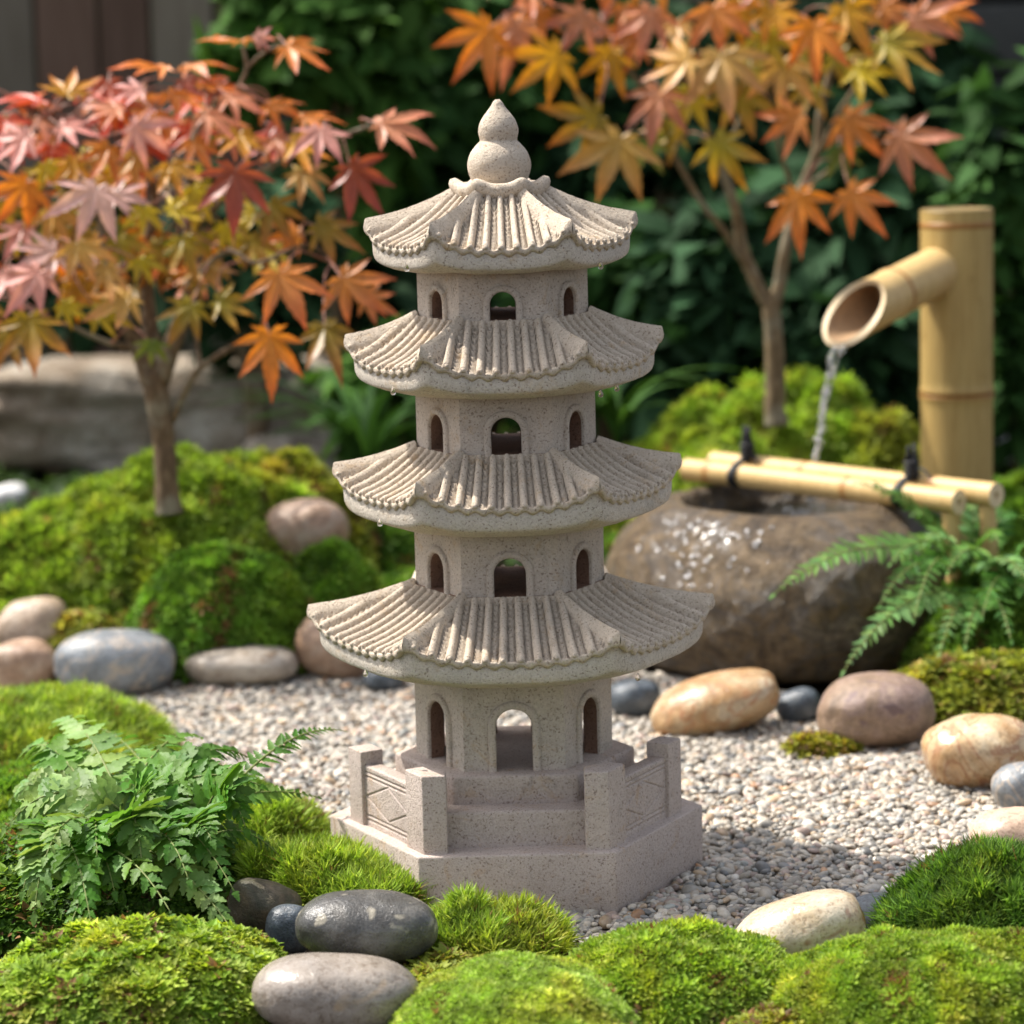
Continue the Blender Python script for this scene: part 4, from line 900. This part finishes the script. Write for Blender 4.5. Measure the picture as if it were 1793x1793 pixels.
def limb(mb, pts, radii, n=16):
    P = np.array([at_y(x, y, Y) for x, y, Y in pts]); radii = [q*(.82 if pts[0][2] > 1.1 else 1.) for q in radii]; m_ = len(pts)*7; Q = spline(P, m_); r = np.interp(np.linspace(0, len(pts)-1, m_), range(len(pts)), radii)
    Q = Q+np.stack([fbm(Q*40+k*9, 60+k, 2) for k in range(3)], -1)*.0018; r = r*(1+.10*fbm(Q*70, 71, 2)); tube(mb, Q, r, n); return Q
TWIG = plain('maple_twig', (.32, .12, .07), .5)

def maple(label, trunk_limbs, leaves, fill, bark, base):
    o_ = at_y(*base); root = empty('maple_tree', (o_[0], o_[1], o_[2])); tag(root, label, 'maple tree', 'small maple trees')
    tm = MB(); sk = []
    for pts, rd in trunk_limbs: 
        Q = limb(tm, pts, rd); 
        sk.append(Q if rd[0] < .010 else Q[-4:])
    tm.build('trunk', bark, root, loc=o_)
    skel = np.concatenate(sk); lm = MB(); tw = MB()
    for L in leaves: leaf_px(lm, *L[:3], L[3]*(1.06 if base[2] > 1 else .96)*rng.uniform(.88, 1.08), *L[4:7], skel, tw)
    fill(lm, tw, skel)
    lm.add(np.concatenate(tw.V), [list(f) for F_ in [a_ for a_ in tw.F] for f in F_], None, 1)
    lm.build('crown', [MAPLE, TWIG], root, loc=o_); return root

Yr = 1.20
tl_r = [([(1360, 745, Yr), (1357, 700, Yr), (1356, 620, Yr), (1352, 560, Yr), (1350, 525, Yr)], [.0175, .0155, .0138, .0125, .0120]),
        ([(1352, 540, Yr), (1325, 500, Yr), (1300, 430, Yr), (1283, 350, Yr-.02), (1255, 280, Yr-.03), (1225, 190, Yr-.04), (1180, 110, Yr-.05)], [.0105, .0100, .0085, .0070, .0055, .0040, .0028]),
        ([(1353, 545, Yr), (1366, 490, Yr), (1378, 420, Yr), (1400, 340, Yr+.02), (1428, 270, Yr+.02), (1440, 180, Yr+.02), (1465, 80, Yr+.02), (1470, -40, Yr)], [.0110, .0095, .0085, .0078, .0070, .0058, .0045, .003]),
        ([(1312, 470, Yr), (1270, 410, Yr-.02), (1225, 350, Yr-.04), (1185, 280, Yr-.05), (1150, 200, Yr-.06), (1090, 110, Yr-.07), (1000, 60, Yr-.08), (930, 30, Yr-.08)], [.0055, .0048, .0044, .004, .0034, .003, .0025, .002]),
        ([(1428, 275, Yr), (1480, 180, Yr-.02), (1530, 100, Yr-.03), (1570, 50, Yr-.03)], [.0045, .0034, .0028, .002]),
        ([(1405, 330, Yr), (1450, 300, Yr-.04), (1490, 260, Yr-.06), (1540, 235, Yr-.06)], [.0036, .003, .0026, .002]),
        ([(1255, 290, Yr), (1300, 200, Yr-.02), (1310, 120, Yr-.04), (1300, 40, Yr-.04)], [.004, .0033, .0028, .002]),
        ([(1395, 360, Yr), (1360, 240, Yr-.03), (1350, 150, Yr-.05), (1380, 60, Yr-.05)], [.0035, .003, .0026, .002])]
Lr = [(855, 50, 1.05, 110, -125, 'or', 15), (905, 45, 1.07, 95, -105, 'pk', 15), (975, 95, 1.05, 108, -140, 'yo', 10), (1070, 92, 1.10, 88, -110, 'yo', 20), (1022, 25, 1.10, 88, -120, 'pk', 25),
      (1045, 205, 1.05, 108, -150, 'oo', 10), (1085, 245, 1.03, 112, -112, 'pe', 12), (1155, 160, 1.08, 95, -100, 'pk', 22), (1205, 105, 1.04, 100, -165, 'tn', 28), (1262, 98, 1.06, 115, -80, 'tn', 25),
      (1256, 248, 1.02, 92, -60, 'ol', 8), (1398, 205, 1.06, 84, -150, 'sal', 14), (1398, 342, 1.00, 104, -88, 'or', 8), (1488, 338, 1.03, 92, -50, 'sal', 10), (1482, 208, 1.08, 92, -45, 'sal', 15),
      (1575, 238, 1.04, 112, -40, 'pk', 10), (1600, 32, 1.10, 88, -20, 'pk', 30), (1548, 75, 1.08, 112, -22, 'ol', 35), (1425, 45, 1.03, 108, -88, 'or', 20), (1335, 60, 1.10, 95, -55, 'ye', 25),
      (1312, 118, 1.08, 92, -150, 'ol', 30), (1250, 15, 1.08, 88, -80, 'sal', 20), (1140, 20, 1.10, 86, -105, 'pk', 25), (1500, 120, 1.12, 82, -40, 'ye', 35), (1470, 265, 1.12, 60, -70, 'gr', 20),
      (1112, 62, 1.13, 75, -150, 'sal', 35), (1210, 165, 1.12, 88, -110, 'ye', 25), (1292, 160, 1.12, 85, -70, 'ol', 30), (945, 18, 1.1, 80, -130, 'or', 30), (1372, 110, 1.1, 85, -95, 'tn', 25),
      (1185, 40, 1.12, 80, -90, 'tn', 30), (1130, 250, 1.1, 66, -60, 'gr', 20), (1350, 15, 1.1, 90, -60, 'yo', 25), (1480, 15, 1.1, 90, -60, 'yo', 25), (1545, 10, 1.12, 80, -40, 'sal', 30), (1180, 225, 1.13, 75, -140, 'ol', 25),
      (1095, 15, 1.15, 80, -70, 'sal', 35), (1290, 20, 1.14, 85, -120, 'yo', 30), (1420, 150, 1.14, 80, -110, 'ol', 30), (1240, 130, 1.15, 90, -60, 'ol', 35), (1650, 20, 1.15, 70, -10, 'or', 40)]
def fill_r(lm, tw, skel):
    for i in range(26):
        x = rng.uniform(850, 1640); y = rng.uniform(-190, -20); leaf_px(lm, x, y, rng.uniform(1.05, 1.35), rng.uniform(80, 105), rng.uniform(-180, 0), rng.choice(['or', 'yo', 'pk', 'ol', 'sal', 'tn']), rng.uniform(10, 40), skel, tw)
    for i in range(3):
        x = rng.uniform(1100, 1540); y = rng.uniform(10, 190); leaf_px(lm, x, y, rng.uniform(1.2, 1.32), rng.uniform(65, 90), rng.uniform(-180, 0), rng.choice(['yo', 'ye', 'ol', 'gr', 'tn']), rng.uniform(10, 40), skel, tw)
maple('slender Japanese maple with large orange and yellow leaves behind the basin at the right', tl_r, Lr, fill_r, BARK2, (1360, 720, Yr))

Yl = .84
tl_l = [([(296, 900, Yl), (293, 870, Yl), (288, 790, Yl), (276, 700, Yl), (268, 650, Yl)], [.0150, .0132, .0120, .0128, .0138]),
        ([(268, 670, Yl), (238, 600, Yl), (205, 520, Yl-.01), (185, 430, Yl-.02), (165, 330, Yl-.02), (120, 240, Yl-.03), (60, 190, Yl-.03)], [.0120, .0085, .0068, .0055, .0045, .0035, .0024]),
        ([(278, 665, Yl), (310, 580, Yl), (338, 490, Yl+.01), (345, 400, Yl+.01), (335, 300, Yl), (350, 220, Yl), (420, 150, Yl)], [.0120, .0095, .0080, .0066, .005, .004, .0026]),
        ([(272, 660, Yl), (262, 560, Yl+.03), (255, 450, Yl+.04), (270, 350, Yl+.04), (240, 230, Yl+.03), (200, 160, Yl+.02)], [.0110, .0085, .0068, .0052, .004, .003]),
        ([(300, 735, Yl), (322, 690, Yl-.01), (352, 645, Yl-.02), (400, 612, Yl-.02), (455, 585, Yl-.03)], [.0048, .0040, .0034, .0028, .002]),
        ([(352, 645, Yl-.02), (345, 600, Yl), (330, 560, Yl)], [.0026, .002, .0016]),
        ([(238, 610, Yl), (190, 600, Yl-.02), (130, 575, Yl-.03), (90, 560, Yl-.03)], [.0036, .0028, .0022, .0016]),
        ([(342, 400, Yl), (420, 320, Yl-.03), (500, 280, Yl-.05), (600, 240, Yl-.06), (650, 220, Yl-.06)], [.004, .0033, .0028, .0024, .0018]),
        ([(338, 490, Yl), (400, 440, Yl-.04), (450, 460, Yl-.06), (540, 430, Yl-.06), (580, 460, Yl-.06)], [.0035, .003, .0024, .002, .0016]),
        ([(420, 150, Yl), (432, 118, Yl), (425, 80, Yl)], [.0026, .0020, .0014]), ([(432, 118, Yl), (470, 88, Yl-.01), (500, 78, Yl-.01)], [.0020, .0016, .0012]),
        ([(165, 330, Yl), (90, 330, Yl-.05), (30, 340, Yl-.06)], [.0035, .0026, .0018]), ([(195, 490, Yl), (120, 460, Yl-.06), (60, 470, Yl-.07)], [.0035, .0026, .0018])]
Ll = [(420, 72, .80, 95, 175, 'or', 70), (450, 66, .78, 40, 0, 'pw', 40), (505, 82, .78, 105, -25, 'or', 55), (285, 118, .80, 105, 178, 'or', 74), (330, 115, .84, 95, 5, 'sal', 74), (70, 178, .80, 95, 170, 'rd', 66), (118, 165, .78, 85, 75, 'yo', 45), (180, 175, .80, 80, 10, 'rd', 66),
      (245, 158, .76, 66, -170, 'pw', 45), (45, 240, .74, 92, -150, 'pw', 40), (110, 222, .76, 75, -10, 'pw', 50), (45, 322, .76, 98, -125, 'or', 15), (235, 222, .72, 95, -30, 'pw', 35), (205, 190, .76, 75, 200, 'pk', 55), (300, 165, .80, 90, -30, 'or', 60),
      (355, 150, .82, 80, 10, 'or', 60), (400, 170, .78, 88, -20, 'pk', 60), (470, 185, .80, 80, -15, 'or', 60), (530, 205, .78, 85, -5, 'or', 55), (560, 228, .70, 98, -95, 'pw', 45), (668, 218, .70, 108, -8, 'pk', 48), (615, 295, .72, 105, -55, 'mv', 14),
      (412, 300, .66, 118, -92, 'mv', 18), (360, 200, .74, 85, -40, 'pk', 50), (168, 332, .66, 110, -112, 'li', 22), (200, 340, .70, 70, -15, 'li', 30), (95, 440, .70, 100, -150, 'li', 35), (68, 478, .66, 108, -128, 'pw', 28), (135, 430, .70, 80, -60, 'pe', 30),
      (185, 470, .70, 70, -80, 'pe', 30), (52, 560, .70, 115, -85, 'oo', 22), (110, 535, .74, 70, -30, 'ye', 30), (475, 360, .76, 85, -60, 'oo', 18), (530, 300, .74, 80, -50, 'tn', 35), (560, 395, .74, 95, -28, 'oo', 25), (488, 480, .64, 118, -62, 'sal', 18),
      (600, 488, .68, 105, -40, 'sal', 18), (472, 588, .64, 122, -88, 'or', 10), (568, 575, .68, 115, -72, 'oo', 18), (335, 535, .76, 85, -120, 'ol', 25), (382, 528, .72, 85, -20, 'ol', 35), (225, 522, .70, 95, -150, 'pe', 35), (250, 365, .72, 66, -90, 'ye', 30), (300, 370, .74, 75, 20, 'ye', 40),
      (245, 455, .74, 55, -60, 'ye', 30), (265, 600, .72, 58, -90, 'gr', 20), (170, 545, .74, 80, -20, 'ye', 30), (300, 290, .74, 80, -70, 'yo', 40), (130, 280, .76, 80, -90, 'yo', 35), (190, 260, .74, 75, -120, 'or', 35), (80, 290, .78, 75, -60, 'ye', 30), (340, 250, .78, 85, -60, 'or', 45),
      (420, 235, .78, 85, -80, 'yo', 45), (270, 200, .80, 85, -100, 'or', 50), (480, 245, .80, 80, -60, 'pk', 45), (320, 420, .80, 80, -70, 'ol', 25), (340, 330, .76, 70, -60, 'ye', 35), (40, 400, .80, 75, -120, 'pw', 40), (210, 420, .78, 70, -60, 'ol', 30),
      (90, 370, .80, 80, -60, 'pe', 35), (515, 250, .76, 85, -20, 'yo', 45), (440, 420, .80, 75, -60, 'oo', 25), (10, 210, .80, 90, -100, 'rd', 45), (5, 480, .74, 90, -60, 'pw', 40), (15, 590, .80, 80, -110, 'oo', 30), (640, 520, .76, 70, -30, 'sal', 20), (30, 180, .82, 80, 10, 'or', 65)]
def fill_l(lm, tw, skel):
    n = 0
    while n < 92:
        a, b = rng.uniform(-1, 1, 2)
        if a*a+b*b > 1: continue
        x = 265+285*a; y = 330+195*b; Y = rng.uniform(.80, 1.02); n += 1
        kd = rng.choice(['or', 'rd', 'rd', 'pk', 'sal', 'mv'] if y < 260 else ['yo', 'ye', 'ol', 'oo', 'or', 'gr', 'pe'])
        leaf_px(lm, x, y, Y, rng.uniform(42, 82), rng.uniform(-170, -10), kd, rng.uniform(20, 65) if y < 300 else rng.uniform(5, 45), skel, tw)
    for i in range(22):
        leaf_px(lm, rng.uniform(-150, 0), rng.uniform(160, 560), rng.uniform(.78, 1.), rng.uniform(65, 90), rng.uniform(-170, -10), rng.choice(['or', 'yo', 'pk', 'ol', 'sal']), rng.uniform(20, 60), skel, tw)
maple('bushy Japanese maple with dense red, pink and orange leaves on the left moss hill', tl_l, Ll, fill_l, BARK, (296, 885, Yl))

# ---------------------------------------------------------------- background
def oval_leaf(n=5, w=.42, fold=.12, curl=.25):
    V = []; F = []
    for x in np.linspace(0, 1, n):
        wd = w*.5*math.sin(math.pi*min(1, x**.8))**.8 if 0 < x < 1 else 0; z = -curl*x*x; V += [(x, wd, z+fold*wd), (x, 0, z), (x, -wd, z+fold*wd)]
    for i in range(n-1): b = 3*i; F += [[b, b+3, b+4, b+1], [b+1, b+4, b+5, b+2]]
    return np.array(V), np.array(F)
OV = oval_leaf(); LANCE = oval_leaf(6, .2, .1, .5)
def shrub(x, y, Y, rpx, hpx, nleaf, lsz, cols, label, tmpl=OV, shade=1., name='shrub'):
    C = at_y(x, y, Y); mp = mpp(C); rx = rpx*mp; rz = hpx*mp; ry = rx*.6
    o_ = np.array([C[0], C[1], 0]); root = empty(name, o_); tag(root, label, name, 'shrubs in the background')
    m = MB()
    for k in range(7):
        a = rng.uniform(0, 6.28); q = C+np.array([math.cos(a)*rx*.6, math.sin(a)*ry*.6, rng.uniform(-.2, .6)*rz]); tube(m, spline([(C[0], C[1], -.01), (C[0]*.7+q[0]*.3, C[1]*.7+q[1]*.3, q[2]*.5), q], 12), np.linspace(.012, .004, 12), 7)
    m.build('stems', BARK, root, loc=o_)
    # leaves gathered in clumps on an uneven volume
    nc = 46; cc = rng.normal(0, 1, (nc, 3)); cc /= np.linalg.norm(cc, axis=1, keepdims=True); cc *= rng.uniform(.45, 1., (nc, 1)); cs = rng.uniform(.14, .34, nc)
    cb = rng.uniform(.65, 1.4, nc)
    ci = rng.integers(0, nc, nleaf); off = rng.normal(0, 1, (nleaf, 3)); off /= np.linalg.norm(off, axis=1, keepdims=True); L = cc[ci]+off*cs[ci][:, None]*rng.uniform(.5, 1, (nleaf, 1))
    pos = C+L*[rx, ry, rz]; pos[:, 2] = np.maximum(pos[:, 2], .01)
    N = off*.8+np.array([0, -.25, .75])+rng.normal(0, .35, (nleaf, 3)); N /= np.linalg.norm(N, axis=1, keepdims=True)
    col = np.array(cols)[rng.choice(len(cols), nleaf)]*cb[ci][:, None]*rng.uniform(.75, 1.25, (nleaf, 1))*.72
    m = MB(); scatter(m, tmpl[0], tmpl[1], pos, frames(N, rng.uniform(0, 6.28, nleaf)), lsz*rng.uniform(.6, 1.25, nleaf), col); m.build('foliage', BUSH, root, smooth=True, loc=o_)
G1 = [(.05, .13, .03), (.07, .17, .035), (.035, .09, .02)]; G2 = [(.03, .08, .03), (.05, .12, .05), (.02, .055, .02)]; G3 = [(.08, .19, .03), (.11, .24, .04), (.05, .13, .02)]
shr = [(440, 460, 2.1, 130, 170, 900, .07, G2, 'added very dark shrub standing in for the shade behind the lower right leaves of the left maple'),  # added dark shrub in place of the shade on the fence
       (120, 470, 2.5, 200, 110, 700, .07, G2, 'dark shrub in front of the fence behind the left maple'),
       (560, 140, 2.3, 190, 230, 1400, .075, G3, 'mid green leafy shrub between the left maple and the pagoda finial'),
       (740, 220, 2.5, 200, 260, 1400, .08, G1, 'green shrub directly behind the pagoda roofs'),
       (930, 130, 2.6, 200, 230, 1300, .08, G1, 'dark green shrub at the top centre between the pagoda and the right maple'),
       (1130, 300, 2.5, 190, 250, 1300, .08, G2, 'dark shrub behind the right maple stems'),
       (1060, 560, 2.2, 170, 170, 1100, .075, G1, 'low green shrub right of the pagoda upper storeys'),
       (1260, 560, 2.0, 150, 170, 900, .09, G2, 'low dark shrub left of the right maple trunk'),
       (1500, 420, 2.1, 170, 230, 1000, .095, G2, 'blue green shrub with large leaves behind the bamboo pipe'),
       (1480, 620, 1.9, 150, 130, 800, .085, G2, 'low blue green shrub between the maple trunk and the bamboo post'),
       (1330, 160, 2.8, 230, 240, 1300, .08, G2, 'very dark shrub behind the crown of the right maple'),
       (1600, 230, 2.7, 170, 200, 900, .08, G2, 'dark shrub above the bamboo post'),
       (1790, 420, 1.9, 95, 330, 900, .08, G1, 'green shrub at the right edge beyond the bamboo post'),
       (620, 480, 2.5, 170, 200, 1000, .07, G2, 'dark shrub behind the left side of the pagoda'),
       (850, 560, 2.4, 190, 200, 1000, .075, G2, 'dark low shrub hidden behind the middle of the pagoda'),
       (700, 690, 1.9, 110, 110, 700, .06, G3, 'low bright green plant left of the pagoda second roof')]
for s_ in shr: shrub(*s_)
# blade plants
def blades(x, y, Y, n, L, label, cols, w_=.012):
    C = at_y(x, y, Y); C[2] = max(C[2], .0); o_ = C.copy(); m = MB()
    for i in range(n):
        a = rng.uniform(0, 6.28); l = L*rng.uniform(.6, 1.1); d = np.array([math.cos(a), math.sin(a), 0]); P = np.array([C+d*l*t*(.25+.6*t)+np.array([0, 0, l*(t*1.25-.75*t*t)]) for t in np.linspace(0, 1, 9)])
        sd = np.array([-d[1], d[0], 0]); wd = w_*np.sin(np.linspace(.5, math.pi, 9)); V = np.stack([P-sd*wd[:, None]/2+[0, 0, .001], P, P+sd*wd[:, None]/2+[0, 0, .001]], 1).reshape(-1, 3)
        m.add(V, [[3*k+j, 3*k+3+j, 3*k+4+j, 3*k+1+j] for k in range(8) for j in (0, 1)], np.array(cols[i % len(cols)])*rng.uniform(.8, 1.2))
    tag(m.build('grass_tuft', BUSH, loc=o_), label, 'grass tuft', 'grass tufts behind the moss')
blades(640, 860, 1.45, 30, .26, 'tuft of long green blades left of the pagoda middle roofs', [(.024, .065, .013), (.035, .09, .016)])
blades(1080, 780, 1.35, 26, .17, 'tuft of arching green blades right of the pagoda second storey', [(.06, .14, .025), (.04, .10, .018)])
# fence
FN = empty('wooden_fence', (-1.1, 3.0, 0)); tag(FN, 'weathered brown vertical board fence behind the left maple', 'fence')
t = NT('fence_wood'); oi = t.n('ShaderNodeAttribute'); oi.attribute_name = 'col'; n_ = t.noise(t.coord((1, 1, .08)), 60, 5, .6)
FW = t.done(t.bsdf(t.mix(t.ramp(n_, [(.3, (.7,)*3), (.7, (0,)*3)]), oi.outputs['Color'], t.mix(1., oi.outputs['Color'], (.55, .5, .45), 'MULTIPLY')), .8, t.bump(n_, .4, .003), .2))
fc = [(.20, .17, .13), (.20, .125, .09), (.17, .105, .075), (.28, .24, .18), (.16, .11, .08), (.15, .13, .11)]
x = -2.2; i = 0
while x < .35:
    wd = .105+.02*math.sin(i*3.1); m = MB(); prism(m, [(x, 3.0), (x+wd-.006, 3.0), (x+wd-.006, 3.02), (x, 3.02)], -.01, 1.35+.004*(i % 3), .003, 1); V = m.V[0]; m.C[0] = np.tile(np.array(fc[i % 6])*.72*rng.uniform(.85, 1.15), (len(V), 1))
    m.build('board', FW, FN, smooth=False, loc=(-1.1, 3.0, 0)); x += wd; i += 1
for z in (.3, 1.05):
    m = MB(); prism(m, [(-2.2, 3.021), (.35, 3.021), (.35, 3.06), (-2.2, 3.06)], z, z+.07, .003, 1); m.C[0][:] = .08; m.build('rail', FW, FN, smooth=False, loc=(-1.1, 3.0, 0))
# dark stone wall at the back right
t = NT('wall_stone'); n_ = t.noise(t.coord(), 6, 5, .6); n2 = t.noise(t.coord(), 40, 4, .6); at_ = t.n('ShaderNodeAttribute'); at_.attribute_name = 'col'
WS = t.done(t.bsdf(t.mix(n_, at_.outputs['Color'], t.mix(1., at_.outputs['Color'], (.4, .42, .4), 'MULTIPLY')), .85, t.bump(n2, .6, .01), .2))
m = MB(); z = -.02; r = 0
while z < 1.5:
    x = -.1-(r % 2)*.13; hh = .15
    while x < 3.2:
        wd = rng.uniform(.24, .42); prism(m, [(x, 3.45), (x+wd-.012, 3.45), (x+wd-.012, 3.75), (x, 3.75)], z, z+hh-.010, .012, 2); m.C[-1] = np.tile(np.array([.085, .085, .08])*rng.uniform(.6, 1.35), (len(m.V[-1]), 1)); x += wd
    z += hh; r += 1
tag(m.build('stone_wall', WS), 'dark grey block garden wall at the back right behind the shrubs', 'wall')
# tall hedge closing the garden behind everything
hd = MB(); n = 26000; X = rng.uniform(-4.5, 5.0, n); Z = rng.uniform(0, 2.0, n); Y = 4.3+.25*vn(np.stack([X*3, Z*3, X*0], -1), 8)+rng.uniform(-.1, .25, n)
col = np.array([.018, .045, .014])*rng.uniform(.4, 1.6, (n, 1)); N = np.stack([rng.normal(0, .5, n), -.8+rng.normal(0, .3, n), .5+rng.normal(0, .3, n)], -1)
scatter(hd, OV[0], OV[1], np.stack([X, Y, Z], -1), frames(N, rng.uniform(0, 6.28, n)), rng.uniform(.06, .12, n), col)
tag(hd.build('hedge', BUSH), 'tall dark hedge closing the garden at the back', 'hedge')
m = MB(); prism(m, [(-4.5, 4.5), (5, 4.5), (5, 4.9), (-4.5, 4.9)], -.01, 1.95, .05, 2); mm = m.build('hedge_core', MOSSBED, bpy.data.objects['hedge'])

# ---------------------------------------------------------------- litter: crumbs of bark, twig and dry leaf
m = MB(); P_ = []
for (X0, Y0, rx, ry, h) in ALLM:
    k = int(60+ 900*(rx+ry)); a = rng.uniform(0, 6.28, k); q = rng.normal(1.0, .07, k); P_.append(np.stack([X0+rx*q*np.cos(a), Y0+ry*q*np.sin(a), np.full(k, .006)+np.clip(1-q, 0, 1)**.5*h*.9], -1))
P_ = np.concatenate(P_); k = len(P_); OL = oval_leaf(4, .5, .2, .4)
c_ = np.array([[.22, .12, .05], [.12, .07, .035], [.30, .19, .09], [.07, .045, .03]])[rng.integers(0, 4, k)]*rng.uniform(.6, 1.2, (k, 1))
scatter(m, OL[0], OL[1], P_, frames(rng.normal(0, .5, (k, 3))+[0, 0, 1], rng.uniform(0, 6.28, k)), rng.uniform(.003, .008, k)*np.where(P_[:, 1] > .5, 1.6, 1.), c_)
tag(m.build('leaf_litter', BUSH, smooth=False), 'brown crumbs of bark and dry leaf along the moss edges', kind='stuff')
